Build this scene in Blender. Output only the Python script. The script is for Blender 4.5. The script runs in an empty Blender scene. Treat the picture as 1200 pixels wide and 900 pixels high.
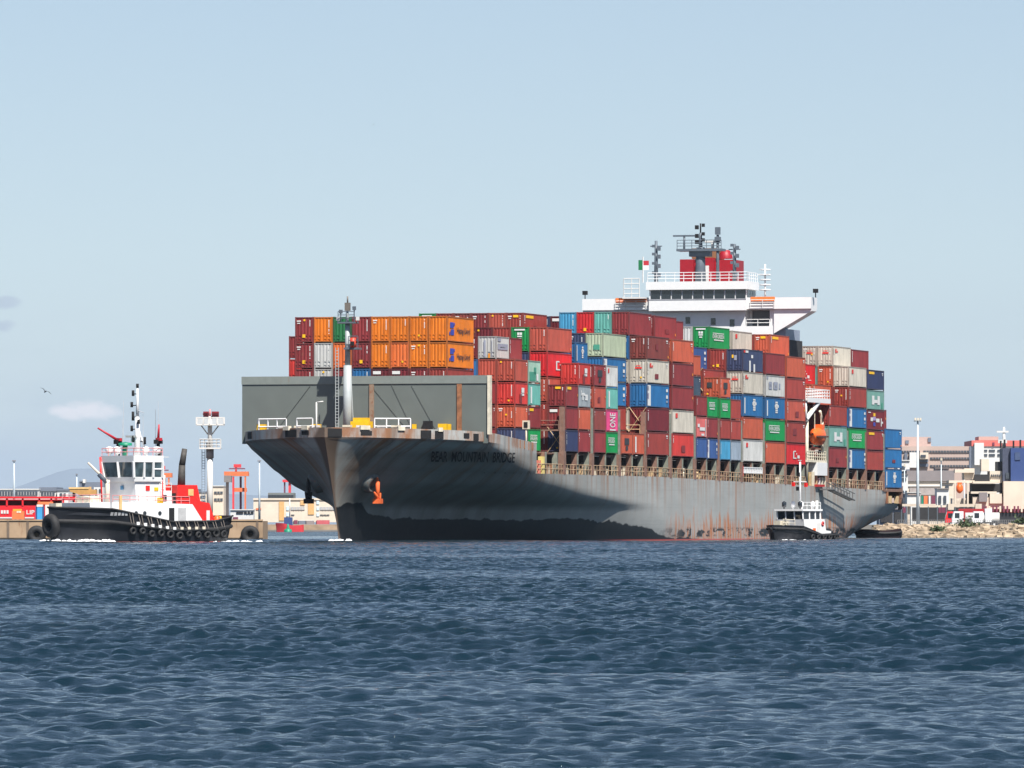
import bpy, bmesh, math, random
import numpy as np
from mathutils import Vector, Matrix, noise as mnoise
random.seed(7); np.random.seed(7)
R = math.radians
scene = bpy.context.scene
C = scene.collection

# ------------------------------------------------------------------ camera, sky, sun, exposure
CAM_Z = 2.24                                   # a low boat's eye height over the water
cam_data = bpy.data.cameras.new('camera'); cam = bpy.data.objects.new('camera', cam_data); C.objects.link(cam)
cam.location = (0, 0, CAM_Z); cam.rotation_euler = (R(90), 0, 0)
cam_data.sensor_width = 36; cam_data.lens = 247.5; cam_data.shift_y = 0.1383
cam_data.clip_start = 1; cam_data.clip_end = 160000
scene.camera = cam
SUN_DIR = Vector((0.42, -0.91, 1.38)).normalized()   # towards the sun: high, behind the viewer's right shoulder
sun_el = math.asin(SUN_DIR.z); sun_az = math.atan2(SUN_DIR.x, SUN_DIR.y)
world = bpy.data.worlds.new('World'); scene.world = world; world.use_nodes = True
wn = world.node_tree.nodes; wl = world.node_tree.links
sky = wn.new('ShaderNodeTexSky'); sky.sky_type = 'NISHITA'; sky.sun_disc = False
sky.sun_elevation = sun_el; sky.sun_rotation = sun_az
sky.altitude = 0; sky.air_density = 1.0; sky.dust_density = 0.3; sky.ozone_density = 2.0
bg = wn['Background']; bg.inputs['Strength'].default_value = 0.073
def wmath(op, a, b, clamp=False):
    q = wn.new('ShaderNodeMath'); q.operation = op; q.use_clamp = clamp
    for i, v in enumerate((a, b)):
        if isinstance(v, (int, float)): q.inputs[i].default_value = v
        else: wl.new(v, q.inputs[i])
    return q.outputs[0]
wtc = wn.new('ShaderNodeTexCoord'); wxyz = wn.new('ShaderNodeSeparateXYZ'); wl.new(wtc.outputs['Generated'], wxyz.inputs[0])
# the clear blue-white band just above the marine haze reaches down to the horizon
lift = wn.new('ShaderNodeCombineXYZ'); wl.new(wxyz.outputs[0], lift.inputs[0]); wl.new(wxyz.outputs[1], lift.inputs[1])
wl.new(wmath('ADD', wmath('MULTIPLY', wxyz.outputs[2], 0.95), 0.050), lift.inputs[2]); wl.new(lift.outputs[0], sky.inputs['Vector'])
tint = wn.new('ShaderNodeMixRGB'); tint.blend_type = 'MULTIPLY'; tint.inputs[0].default_value = 1; tint.inputs[2].default_value = (1.055, 0.965, 0.925, 1)
wl.new(sky.outputs[0], tint.inputs[1])
# thin veils of cloud: broad grey-blue wisps low down and one small bright cumulus over the tug
wmp = wn.new('ShaderNodeMapping'); wmp.inputs['Scale'].default_value = (22, 22, 75); wl.new(wtc.outputs['Generated'], wmp.inputs[0])
wnz = wn.new('ShaderNodeTexNoise'); wnz.inputs['Scale'].default_value = 1.0; wnz.inputs['Detail'].default_value = 5; wnz.inputs['Roughness'].default_value = .55; wl.new(wmp.outputs[0], wnz.inputs['Vector'])
veil = wmath('MULTIPLY', wmath('SUBTRACT', wnz.outputs['Fac'], 0.42), 2.6, True)
low = wmath('SUBTRACT', 1.0, wmath('MULTIPLY', wmath('ABSOLUTE', wxyz.outputs[2], 0), 26.0), True)
veilm = wn.new('ShaderNodeMixRGB'); veilm.inputs[2].default_value = (3.5, 4.25, 5.3, 1)
wl.new(wmath('MULTIPLY', wmath('ADD', wmath('MULTIPLY', veil, 0.55), 0.40), low, True), veilm.inputs[0]); wl.new(tint.outputs[0], veilm.inputs[1])
wm2 = wn.new('ShaderNodeMapping'); wm2.inputs['Scale'].default_value = (260, 260, 520); wl.new(wtc.outputs['Generated'], wm2.inputs[0])
wn2 = wn.new('ShaderNodeTexNoise'); wn2.inputs['Scale'].default_value = 1.0; wn2.inputs['Detail'].default_value = 5; wl.new(wm2.outputs[0], wn2.inputs['Vector'])
def blob(cx, cz, rx, rz):
    a = wmath('POWER', wmath('ABSOLUTE', wmath('DIVIDE', wmath('SUBTRACT', wxyz.outputs[0], cx), rx), 0), 2.0)
    b = wmath('POWER', wmath('ABSOLUTE', wmath('DIVIDE', wmath('SUBTRACT', wxyz.outputs[2], cz), rz), 0), 2.0)
    d = wmath('ADD', wmath('ADD', a, b), wmath('MULTIPLY', wmath('SUBTRACT', wn2.outputs['Fac'], 0.5), 2.6))
    return wmath('MULTIPLY', wmath('SUBTRACT', 1.0, d), 1.1, True)
cum = wmath('MULTIPLY', blob(-0.0605, 0.0163, 0.0052, 0.0015), wmath('GREATER_THAN', wxyz.outputs[1], 0))
cumm = wn.new('ShaderNodeMixRGB'); cumm.inputs[2].default_value = (8.4, 8.1, 8.1, 1); wl.new(wmath('MULTIPLY', cum, 0.95), cumm.inputs[0]); wl.new(veilm.outputs[0], cumm.inputs[1])
edge = wmath('MULTIPLY', wmath('MAXIMUM', blob(-0.0722, 0.0315, 0.0030, 0.0010), blob(-0.0722, 0.0284, 0.0020, 0.0010)), wmath('GREATER_THAN', wxyz.outputs[1], 0))
edm = wn.new('ShaderNodeMixRGB'); edm.inputs[2].default_value = (3.4, 3.9, 5.2, 1); wl.new(wmath('MULTIPLY', edge, 0.5), edm.inputs[0]); wl.new(cumm.outputs[0], edm.inputs[1])
wl.new(edm.outputs[0], bg.inputs['Color'])
sun_data = bpy.data.lights.new('sun', 'SUN'); sun_data.energy = 5.0; sun_data.angle = R(0.53); sun_data.color = (1.0, 0.955, 0.89)
sun = bpy.data.objects.new('sun', sun_data); C.objects.link(sun)
sun.rotation_euler = SUN_DIR.to_track_quat('Z', 'Y').to_euler()
scene.view_settings.view_transform = 'Standard'; scene.view_settings.look = 'None'
scene.view_settings.exposure = 0.75; scene.view_settings.gamma = 1.0; scene.view_settings.use_curve_mapping = False
scene.render.engine = 'CYCLES'
scene.cycles.sample_clamp_indirect = 8; scene.cycles.max_bounces = 6; scene.cycles.diffuse_bounces = 3; scene.cycles.glossy_bounces = 3
scene.cycles.transparent_max_bounces = 6; scene.cycles.volume_bounces = 0
scene.cycles.use_denoising = True; scene.cycles.denoiser = 'OPENIMAGEDENOISE'; scene.cycles.caustics_reflective = False; scene.cycles.caustics_refractive = False
FPX = 1200 * 247.5 / 36; YH = 616.0            # focal length and horizon row, measured on the photograph

# ------------------------------------------------------------------ helpers
def lin(c):
    c = c / 255.0
    return c / 12.92 if c < 0.04045 else ((c + 0.055) / 1.055) ** 2.4
def srgb(r, g, b, k=1.0):
    return (lin(r) * k, lin(g) * k, lin(b) * k, 1.0)

def at(px, y, Y):                              # a point Y metres away where the photograph has it
    return Vector(((px - 600) * Y / FPX, Y, CAM_Z + (YH - y) * Y / FPX))

MATS = {}
def mat(name, col, rough=0.6, metal=0.0, var=0.12, scale=1.5, rust=0.0, streak=0.0, bump=0.0, spec=0.5):
    """painted or bare surface: base colour with mottled wear, optional rust blooms and vertical run-off"""
    if name in MATS: return MATS[name]
    m = bpy.data.materials.new(name); m.use_nodes = True
    nt = m.node_tree; n = nt.nodes; l = nt.links; p = n['Principled BSDF']
    p.inputs['Roughness'].default_value = rough; p.inputs['Metallic'].default_value = metal
    p.inputs['Specular IOR Level'].default_value = spec
    tc = n.new('ShaderNodeTexCoord')
    nz = n.new('ShaderNodeTexNoise'); nz.inputs['Scale'].default_value = scale; nz.inputs['Detail'].default_value = 6
    l.new(tc.outputs['Object'], nz.inputs['Vector'])
    mr = n.new('ShaderNodeMapRange'); mr.inputs[1].default_value = 0.3; mr.inputs[2].default_value = 0.7
    mr.inputs[3].default_value = 1 - var; mr.inputs[4].default_value = 1 + var
    l.new(nz.outputs['Fac'], mr.inputs[0])
    mx = n.new('ShaderNodeMixRGB'); mx.blend_type = 'MULTIPLY'; mx.inputs[0].default_value = 1
    mx.inputs[1].default_value = col
    l.new(mr.outputs[0], mx.inputs[2]); out = mx.outputs[0]
    if rust > 0 or streak > 0:
        mp = n.new('ShaderNodeMapping'); mp.inputs['Scale'].default_value = (1.6, 1.6, 0.18 if streak else 1.6)
        l.new(tc.outputs['Object'], mp.inputs[0])
        rz = n.new('ShaderNodeTexNoise'); rz.inputs['Scale'].default_value = 1.3; rz.inputs['Detail'].default_value = 8
        rz.inputs['Roughness'].default_value = 0.65
        l.new(mp.outputs[0], rz.inputs['Vector'])
        amt = max(rust, streak)
        rr = n.new('ShaderNodeMapRange'); rr.inputs[1].default_value = 0.70 - 0.25 * amt; rr.inputs[2].default_value = 0.78 - 0.12 * amt
        l.new(rz.outputs['Fac'], rr.inputs[0])
        m2 = n.new('ShaderNodeMixRGB'); m2.inputs[2].default_value = (0.20, 0.075, 0.03, 1)
        l.new(rr.outputs[0], m2.inputs[0]); l.new(out, m2.inputs[1]); out = m2.outputs[0]
    l.new(out, p.inputs['Base Color'])
    if bump > 0:
        b = n.new('ShaderNodeBump'); b.inputs['Strength'].default_value = bump; b.inputs['Distance'].default_value = 0.1
        l.new(nz.outputs['Fac'], b.inputs['Height']); l.new(b.outputs[0], p.inputs['Normal'])
    MATS[name] = m
    return m

class MB:
    """collects faces; build() links them as one mesh object"""
    def __init__(s): s.v = []; s.f = []; s.mi = []; s.sm = []; s.cur = 0; s.smooth = False
    def face(s, pts):
        b = len(s.v); s.v += [tuple(p) for p in pts]; s.f.append(tuple(range(b, b + len(pts)))); s.mi.append(s.cur); s.sm.append(s.smooth)
    def box(s, x0, x1, y0, y1, z0, z1, M=None):
        P = [Vector(p) for p in ((x0,y0,z0),(x1,y0,z0),(x1,y1,z0),(x0,y1,z0),(x0,y0,z1),(x1,y0,z1),(x1,y1,z1),(x0,y1,z1))]
        if M is not None: P = [M @ p for p in P]
        b = len(s.v); s.v += [tuple(p) for p in P]
        for q in ((0,3,2,1),(4,5,6,7),(0,1,5,4),(1,2,6,5),(2,3,7,6),(3,0,4,7)):
            s.f.append(tuple(b + i for i in q)); s.mi.append(s.cur); s.sm.append(False)
        return s
    def cbox(s, c, d, M=None):
        return s.box(c[0]-d[0]/2, c[0]+d[0]/2, c[1]-d[1]/2, c[1]+d[1]/2, c[2]-d[2]/2, c[2]+d[2]/2, M)
    def prism(s, poly, axis, a0, a1):
        """poly in the other two axes, extruded along axis from a0 to a1"""
        def pt(u, w, a): return {'x': (a, u, w), 'y': (u, a, w), 'z': (u, w, a)}[axis]
        n = len(poly); b = len(s.v)
        s.v += [pt(u, w, a0) for u, w in poly] + [pt(u, w, a1) for u, w in poly]
        fs = [tuple(b + i for i in range(n))[::-1], tuple(b + n + i for i in range(n))]
        fs += [(b + i, b + (i+1) % n, b + n + (i+1) % n, b + n + i) for i in range(n)]
        for f in fs: s.f.append(f); s.mi.append(s.cur); s.sm.append(False)
        return s
    def tube(s, p0, p1, r0, r1=None, n=8, cap=True):
        r1 = r0 if r1 is None else r1
        p0 = Vector(p0); p1 = Vector(p1); d = (p1 - p0)
        if d.length < 1e-6: return s
        q = d.to_track_quat('Z', 'Y'); b = len(s.v)
        for p, r in ((p0, r0), (p1, r1)):
            for i in range(n):
                a = 2 * math.pi * i / n
                s.v.append(tuple(p + q @ Vector((r * math.cos(a), r * math.sin(a), 0))))
        for i in range(n):
            j = (i + 1) % n
            s.f.append((b+i, b+j, b+n+j, b+n+i)); s.mi.append(s.cur); s.sm.append(n > 5)
        if cap:
            s.f.append(tuple(b + n + i for i in range(n))); s.mi.append(s.cur); s.sm.append(False)
            s.f.append(tuple(b + i for i in range(n))[::-1]); s.mi.append(s.cur); s.sm.append(False)
        return s
    def lathe(s, prof, c=(0,0,0), n=16, M=None):
        b = len(s.v)
        for r, z in prof:
            for i in range(n):
                a = 2 * math.pi * i / n; p = Vector((c[0] + r*math.cos(a), c[1] + r*math.sin(a), c[2] + z))
                s.v.append(tuple(M @ p if M is not None else p))
        for k in range(len(prof) - 1):
            for i in range(n):
                j = (i+1) % n
                s.f.append((b+k*n+i, b+k*n+j, b+(k+1)*n+j, b+(k+1)*n+i)); s.mi.append(s.cur); s.sm.append(True)
        return s
    def torus(s, c, R0, r, axis, n=20, m=10):
        c = Vector(c); q = Vector(axis).to_track_quat('Z', 'Y'); b = len(s.v)
        for i in range(n):
            a = 2*math.pi*i/n
            for k in range(m):
                e = 2*math.pi*k/m
                s.v.append(tuple(c + q @ Vector(((R0 + r*math.cos(e))*math.cos(a), (R0 + r*math.cos(e))*math.sin(a), r*math.sin(e)))))
        for i in range(n):
            for k in range(m):
                s.f.append((b+i*m+k, b+((i+1)%n)*m+k, b+((i+1)%n)*m+(k+1)%m, b+i*m+(k+1)%m)); s.mi.append(s.cur); s.sm.append(True)
        return s
    def grid(s, P, smooth=True, flip=False):
        """P[i][j] points -> quads"""
        b = len(s.v); ni = len(P); nj = len(P[0])
        for row in P: s.v += [tuple(p) for p in row]
        for i in range(ni-1):
            for j in range(nj-1):
                q = (b+i*nj+j, b+(i+1)*nj+j, b+(i+1)*nj+j+1, b+i*nj+j+1)
                s.f.append(q[::-1] if flip else q); s.mi.append(s.cur); s.sm.append(smooth)
        return s
    def rail(s, pts, h=1.1, r=0.035, step=1.5, rails=3):
        """posts and bars along a path of points"""
        pts = [Vector(p) for p in pts]
        for a, b in zip(pts, pts[1:]):
            for k in range(rails):
                z = Vector((0, 0, h * (k+1) / rails)); s.tube(a + z, b + z, r, n=4, cap=False)
            m = max(1, int((b - a).length / step))
            for i in range(m + 1):
                p = a.lerp(b, i / m); s.tube(p, p + Vector((0, 0, h)), r, n=4, cap=False)
        return s
    def mesh(s, name):
        me = bpy.data.meshes.new(name); me.from_pydata(s.v, [], s.f)
        me.polygons.foreach_set('material_index', s.mi); me.polygons.foreach_set('use_smooth', s.sm); me.update()
        return me
    def build(s, name, m, parent=None, **k):
        me = s.mesh(name)
        for x in (m if isinstance(m, (list, tuple)) else [m]): me.materials.append(x)
        o = bpy.data.objects.new(name, me); C.objects.link(o)
        if parent is not None: o.parent = parent
        return o

def tag(o, label=None, cat=None, group=None, kind=None):
    if label: o['label'] = label
    if cat: o['category'] = cat
    if group: o['group'] = group
    if kind: o['kind'] = kind
    return o
def thing(name, label, cat, loc=(0,0,0), rz=0.0, group=None):
    o = bpy.data.objects.new(name, None); C.objects.link(o); o.location = loc; o.rotation_euler = (0, 0, rz)
    o.empty_display_size = 0.5
    return tag(o, label, cat, group)

_txt = {}
def text_geom(body, bold=0.0):
    """flat letters as (verts, faces), 1 unit high capitals, starting at x=0"""
    if (body, bold) in _txt: return _txt[(body, bold)]
    cu = bpy.data.curves.new('lettering', 'FONT'); cu.body = body; cu.resolution_u = 2; cu.offset = bold
    o = bpy.data.objects.new('lettering', cu); C.objects.link(o)
    dg = bpy.context.evaluated_depsgraph_get(); dg.update()
    me = bpy.data.meshes.new_from_object(o.evaluated_get(dg))
    v = [tuple(x.co) for x in me.vertices]; f = [tuple(p.vertices) for p in me.polygons]
    bpy.data.objects.remove(o); bpy.data.meshes.remove(me)
    x0 = min(p[0] for p in v); x1 = max(p[0] for p in v); y1 = max(p[1] for p in v); y0 = min(p[1] for p in v)
    v = [((p[0]-x0)/(x1-x0), (p[1]-y0)/(y1-y0)) for p in v]       # normalised to a unit box
    _txt[(body, bold)] = (v, f)
    return _txt[(body, bold)]

# ------------------------------------------------------------------ water
def water_mat(bump, rough):
    m = bpy.data.materials.new('sea_water'); m.use_nodes = True
    nt = m.node_tree; n = nt.nodes; l = nt.links; p = n['Principled BSDF']
    p.inputs['Base Color'].default_value = (0.004, 0.016, 0.025, 1); p.inputs['Roughness'].default_value = rough
    p.inputs['IOR'].default_value = 1.333; p.inputs['Specular Tint'].default_value = (0.84, 0.94, 1.0, 1)
    geo = n.new('ShaderNodeNewGeometry')
    mp = n.new('ShaderNodeMapping'); mp.inputs['Scale'].default_value = (0.9, 1.0, 1.0); l.new(geo.outputs['Position'], mp.inputs[0])
    a = n.new('ShaderNodeTexNoise'); a.inputs['Scale'].default_value = 2.2; a.inputs['Detail'].default_value = 7; a.inputs['Roughness'].default_value = 0.66
    l.new(mp.outputs[0], a.inputs['Vector'])
    mp2 = n.new('ShaderNodeMapping'); mp2.inputs['Scale'].default_value = (0.16, 0.05, 1.0); l.new(geo.outputs['Position'], mp2.inputs[0])
    g = n.new('ShaderNodeTexNoise'); g.inputs['Scale'].default_value = 1.0; g.inputs['Detail'].default_value = 3; l.new(mp2.outputs[0], g.inputs['Vector'])
    st = n.new('ShaderNodeMapRange'); st.inputs[1].default_value = 0.35; st.inputs[2].default_value = 0.65; st.inputs[3].default_value = 0.45; st.inputs[4].default_value = 1.0
    l.new(g.outputs['Fac'], st.inputs[0])
    b = n.new('ShaderNodeBump'); b.inputs['Distance'].default_value = bump
    l.new(a.outputs['Fac'], b.inputs['Height']); l.new(st.outputs[0], b.inputs['Strength']); l.new(b.outputs[0], p.inputs['Normal'])
    return m

def build_water():
    rng = np.random.RandomState(3)
    rows = [40.0]
    while rows[-1] < 1500: rows.append(rows[-1] + (0.09 if rows[-1] < 150 else 0.12 if rows[-1] < 300 else 0.15 if rows[-1] < 450 else 0.21 if rows[-1] < 950 else 0.0016 * rows[-1]))
    d = np.array(rows); th = np.radians(np.concatenate([-np.geomspace(26, 5.05, 60), np.linspace(-5, 5, 420), np.geomspace(5.05, 26, 60)])); dth = np.gradient(th)[None, :]
    D, T = np.meshgrid(d, th, indexing='ij'); X = D * np.sin(T); Y = D * np.cos(T); Zv = np.zeros_like(X)
    X = X.astype(np.float32); Y = Y.astype(np.float32); Zv = Zv.astype(np.float32)
    step = np.broadcast_to(np.gradient(d)[:, None], X.shape)
    gust = 1 + .22 * np.sin(X * .11 + Y * .035 + 1.0) + .2 * np.sin(-X * .05 + Y * .061)
    for k in range(190):
        lam = 0.24 * (1.2 / 0.24) ** rng.rand() if k < 150 else 1.2 * (7 / 1.2) ** rng.rand()
        ang = rng.normal(0, 0.80) + R(8)
        kx, ky = 2*np.pi/lam*math.sin(ang), 2*np.pi/lam*math.cos(ang)
        amp = (0.0038 * lam ** 0.58 if k < 150 else 0.0015 * lam ** 0.9) * (0.4 + 1.2 * rng.rand())
        fade = np.clip((lam / np.maximum(step[:, :1] * max(.35, abs(math.cos(ang))), d[:, None] * dth * max(.3, abs(math.sin(ang)))) - 1.5) / 1.5, 0, 1)
        ph = kx*X + ky*Y + np.float32(rng.rand()*6.283)
        Zv += (amp * fade * gust * np.sin(ph)).astype(np.float32)
    for lam, amp, ang, ph in ((42, .40, .03, 1.2), (26, .05, -.14, 4.0), (71, .10, .05, 2.2), (17, .05, .25, .5)):
        Zv = Zv + amp * np.sin(2*np.pi/lam*(math.sin(ang)*X + math.cos(ang)*Y) + ph) * (0.75 + 0.25*np.sin(X*0.09 + Y*.01))
    fall = np.clip((1500 - D) / 400, 0, 1)
    Zv = Zv * fall
    V = np.stack([X, Y, Zv], -1).reshape(-1, 3)
    nr, nc = X.shape
    i = np.arange(nr-1)[:, None]*nc + np.arange(nc-1)[None, :]
    F = np.stack([i, i+1, i+nc+1, i+nc], -1).reshape(-1, 4)
    me = bpy.data.meshes.new('water')
    me.vertices.add(len(V)); me.vertices.foreach_set('co', V.ravel())
    me.loops.add(F.size); me.loops.foreach_set('vertex_index', F.ravel().astype(np.int32))
    me.polygons.add(len(F)); me.polygons.foreach_set('loop_start', np.arange(0, F.size, 4, dtype=np.int32))
    me.polygons.foreach_set('loop_total', np.full(len(F), 4, dtype=np.int32)); me.polygons.foreach_set('use_smooth', np.ones(len(F), dtype=bool))
    me.update(calc_edges=True)
    w = water_mat(0.17, 0.06); w2 = water_mat(0.5, 0.2); me.materials.append(w)
    o = bpy.data.objects.new('water', me); C.objects.link(o); tag(o, 'choppy dark blue harbour water', None, kind='structure')
    far = MB()
    a = math.radians(26.0); s0, c0 = 1500*math.sin(a), 1500*math.cos(a)
    far.face([(-s0, c0, 0), (s0, c0, 0), (30000, 100000, 0), (-30000, 100000, 0)])
    far.face([(-40*math.sin(a), 40*math.cos(a), 0), (-s0, c0, 0), (-30000, 100000, 0), (-30000, -400, 0), (-2, -400, 0)])
    far.face([(40*math.sin(a), 40*math.cos(a), 0), (2, -400, 0), (30000, -400, 0), (30000, 100000, 0), (s0, c0, 0)])
    far.face([(-40*math.sin(a), 40*math.cos(a), 0), (-2, -400, 0), (2, -400, 0), (40*math.sin(a), 40*math.cos(a), 0)])
    f = far.build('open_water', w2); tag(f, 'open sea around the harbour', None, kind='structure')
build_water()
# ------------------------------------------------------------------ container ship: frame x = aft from the bow tip, y = starboard, z up
TIP = Vector((-22.37, 866.5, 0)); SHIP_RZ = R(90 - 15.4)
SHIP_M = Matrix.Translation(TIP) @ Matrix.Rotation(SHIP_RZ, 4, 'Z')
ship = thing('container_ship', 'huge grey rust streaked container ship loaded with coloured containers, white bridge aft', 'ship', TIP, SHIP_RZ)

_zs = [-3, 0, 2.0, 4.6, 5.9, 7.4, 9.5, 12.2, 13.1]
_ls = [132, 126, 114, 102, 79, 60.5, 43.5, 26.5, 23.5]
_ns = [2.2, 2.2, 2.2, 2.2, 2.6, 3.0, 3.0, 2.6, 2.6]
def f_len(z): return float(np.interp(z, _zs, _ls))
def f_l0(z): return 3.6 - 6.0 * (min(max(z, 0), 13.1) / 13.1) ** 1.2
def z_deck(l): return 8.9 - max(0, l - 100) * 0.0078
def z_kn(l): return float(np.interp(l, [0, 15, 37.6], [13.1, 12.7, 11.65]))      # knuckle under the bulwark
def z_top(l): return float(np.interp(l, [0, 15, 37.6], [14.3, 13.9, 12.75]))     # bulwark rail
def z_eff(l, z):
    if z <= 8.9: return z
    return min(13.1, 8.9 + (z - 8.9) * 4.2 / (z_kn(l) - 8.9))
def l_end(z): return float(np.interp(z, [-3, 0, 2, 4, 6], [240, 246, 254, 257.5, 258.5]))
def hb(l, z):
    """half breadth of the hull"""
    ze = z_eff(l, z); t = (l - f_l0(ze)) / f_len(ze)
    if t <= 0: return 0.0
    b = 16.1 * (1 - max(0, 1 - t) ** float(np.interp(ze, _zs, _ns)))
    if l > 196:
        e = l_end(z); u = min(1, (l - 196) / (e - 196))
        c = float(np.interp(z, [-3, 0, 2, 4, 6, 7.5], [0.85, 0.62, 0.34, 0.14, 0.05, 0.03]))
        b *= 1 - c * u ** 3.0
    return b

def hull_mat():
    m = bpy.data.materials.new('hull_paint'); m.use_nodes = True
    nt = m.node_tree; n = nt.nodes; l = nt.links; p = n['Principled BSDF']; p.inputs['Roughness'].default_value = 0.5
    tc = n.new('ShaderNodeTexCoord'); sx = n.new('ShaderNodeSeparateXYZ'); l.new(tc.outputs['Object'], sx.inputs[0])
    X, Z = sx.outputs['X'], sx.outputs['Z']
    def noise(scale, mscale, detail=6, rough=0.6):
        mp = n.new('ShaderNodeMapping'); mp.inputs['Scale'].default_value = mscale; l.new(tc.outputs['Object'], mp.inputs[0])
        z = n.new('ShaderNodeTexNoise'); z.inputs['Scale'].default_value = scale; z.inputs['Detail'].default_value = detail; z.inputs['Roughness'].default_value = rough
        l.new(mp.outputs[0], z.inputs['Vector']); return z.outputs['Fac']
    def mr(v, a, b, c=0.0, d=1.0):
        q = n.new('ShaderNodeMapRange'); q.inputs[1].default_value = a; q.inputs[2].default_value = b; q.inputs[3].default_value = c; q.inputs[4].default_value = d
        l.new(v, q.inputs[0]); return q.outputs[0]
    def mth(op, a, b):
        q = n.new('ShaderNodeMath'); q.operation = op
        for i, v in enumerate((a, b)):
            if isinstance(v, (int, float)): q.inputs[i].default_value = v
            else: l.new(v, q.inputs[i])
        return q.outputs[0]
    def mix(fac, a, b):
        q = n.new('ShaderNodeMixRGB')
        if isinstance(fac, (int, float)): q.inputs[0].default_value = fac
        else: l.new(fac, q.inputs[0])
        for i, v in ((1, a), (2, b)):
            if isinstance(v, tuple): q.inputs[i].default_value = v
            else: l.new(v, q.inputs[i])
        return q.outputs[0]
    base = mix(noise(0.9, (0.3, 0.3, 0.5)), srgb(162, 164, 161, .85), srgb(182, 183, 179, .85))
    # faint plate seams
    seam = mr(noise(2.0, (0.05, 0.05, 1.6), 3), 0.40, 0.44, 0.9, 1.0)
    base = mix(mth('SUBTRACT', 1.0, seam), base, srgb(120, 130, 130, .8))
    def lines(v, pitch, w):
        fr = mth('FRACT', mth('DIVIDE', v, pitch), 0); return mr(fr, w, w * .5)
    base = mix(mth('MULTIPLY', mth('MAXIMUM', lines(X, 8.7, .012), lines(Z, 2.35, .022)), 0.22), base, (0.11, 0.105, 0.10, 1))
    base = mix(mr(noise(0.12, (0.5, 0.5, 1.2), 3), 0.46, 0.56, 0.0, 0.16), base, srgb(128, 132, 130, .8))
    # thin run-off stains from the deck edge, fading downwards
    top = n.new('ShaderNodeMapRange'); top.inputs[1].default_value = 2.5; top.inputs[2].default_value = 9.0; l.new(Z, top.inputs[0])
    st = mth('MULTIPLY', mr(noise(0.75, (1.0, 0.02, 0.035), 7, .7), 0.47, 0.64), mth('POWER', top.outputs[0], 1.4))
    base = mix(mth('MULTIPLY', st, 0.95), base, (0.27, 0.125, 0.055, 1))
    lw = mth('MULTIPLY', mr(noise(0.38, (1.0, 0.02, 0.012), 4, .6), 0.60, 0.66), mr(X, 90, 130, 0.0, 0.75))
    base = mix(lw, base, (0.30, 0.13, 0.055, 1))
    # bow dirt that also paints in the flare's shade, and rust round the chocks
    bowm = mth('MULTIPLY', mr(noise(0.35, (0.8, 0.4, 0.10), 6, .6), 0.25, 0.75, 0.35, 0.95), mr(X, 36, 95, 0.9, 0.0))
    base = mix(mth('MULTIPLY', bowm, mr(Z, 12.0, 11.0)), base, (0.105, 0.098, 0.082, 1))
    bs = mth('MULTIPLY', mth('MULTIPLY', mr(noise(0.5, (1.0, 0.3, 0.05), 5, .6), 0.56, 0.68), mr(X, 36, 46, 0.7, 0.0)), mr(Z, 5.5, 12.5, 0.15, 1.0))
    base = mix(bs, base, (0.07, 0.036, 0.018, 1))
    bl = mth('MULTIPLY', mr(mth('ADD', Z, mth('MULTIPLY', X, 0.032)), 12.75, 13.15), mth('MULTIPLY', mr(noise(0.45, (1, 1, 0.3), 6, .7), 0.45, 0.62), mr(X, 37.5, 37.8, 0.95, 0.0)))
    base = mix(bl, base, (0.25, 0.11, 0.05, 1))
    # bare rusty patches scraped along the waterline amidships
    zz = mth('ADD', Z, mr(noise(1.1, (1.0, 0.02, 0.02), 5, .75), 0.3, 0.7, -2.4, 2.4))
    wl_ = mth('MULTIPLY', mr(zz, 3.4, 2.8), mr(noise(1.3, (1.0, 0.05, 0.10), 6, .7), 0.43, 0.56))
    wl_ = mth('MULTIPLY', wl_, mr(X, 104, 112))
    base = mix(wl_, base, (0.42, 0.15, 0.05, 1))
    # black boot topping, worn to blotches further aft
    edge = n.new('ShaderNodeFloatCurve'); cv = edge.mapping.curves[0]
    cv.points[0].location = (0, .62); cv.points[1].location = (1, .25)
    for q in ((.012, .66), (.02, .74), (.035, .52), (.07, .45), (.26, .44), (.32, .37), (.38, .24), (.42, .09), (.9, .10), (.95, .40)): cv.points.new(*q)
    edge.mapping.update()
    l.new(mth('DIVIDE', X, 260.0), edge.inputs['Value'])
    eh = mth('ADD', mth('MULTIPLY', edge.outputs[0], 7.0), mr(noise(0.25, (1, 1, 0.8), 8, .6), 0.3, 0.7, -0.35, 0.35))
    boot = mr(mth('SUBTRACT', eh, Z), -0.05, 0.12)
    blot = mth('MULTIPLY', mr(noise(0.8, (0.35, 0.35, 1.2), 5, .7), 0.50, 0.54), mth('MULTIPLY', mr(Z, 2.1, 1.7), mr(Z, 0.55, 0.8)))
    blot = mth('MULTIPLY', blot, mr(X, 100, 115))
    boot = mth('MAXIMUM', boot, blot)
    bb = mix(mr(noise(1.5, (1, 1, 1), 7), 0.45, 0.7), (0.003, 0.0035, 0.0045, 1), (0.010, 0.011, 0.012, 1))
    base = mix(boot, base, bb)
    # stem left bare and rusty
    base = mix(mr(mth('ADD', X, mth('MULTIPLY', Z, 0.42)), 4.25, 3.95), base, (0.12, 0.082, 0.058, 1))
    base = mix(mth('MULTIPLY', mr(Z, 0.42, 0.34), mr(X, 75, 90)), base, (0.45, 0.07, 0.06, 1))
    l.new(base, p.inputs['Base Color'])
    b = n.new('ShaderNodeBump'); b.inputs['Strength'].default_value = 0.25; b.inputs['Distance'].default_value = 0.15
    l.new(noise(0.35, (0.4, 0.4, 0.4), 2), b.inputs['Height']); l.new(b.outputs[0], p.inputs['Normal'])
    return m
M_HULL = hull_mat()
M_DECK = mat('deck_red_oxide', (0.13, 0.055, 0.04, 1), .8, var=.25, rust=.3)
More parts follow.
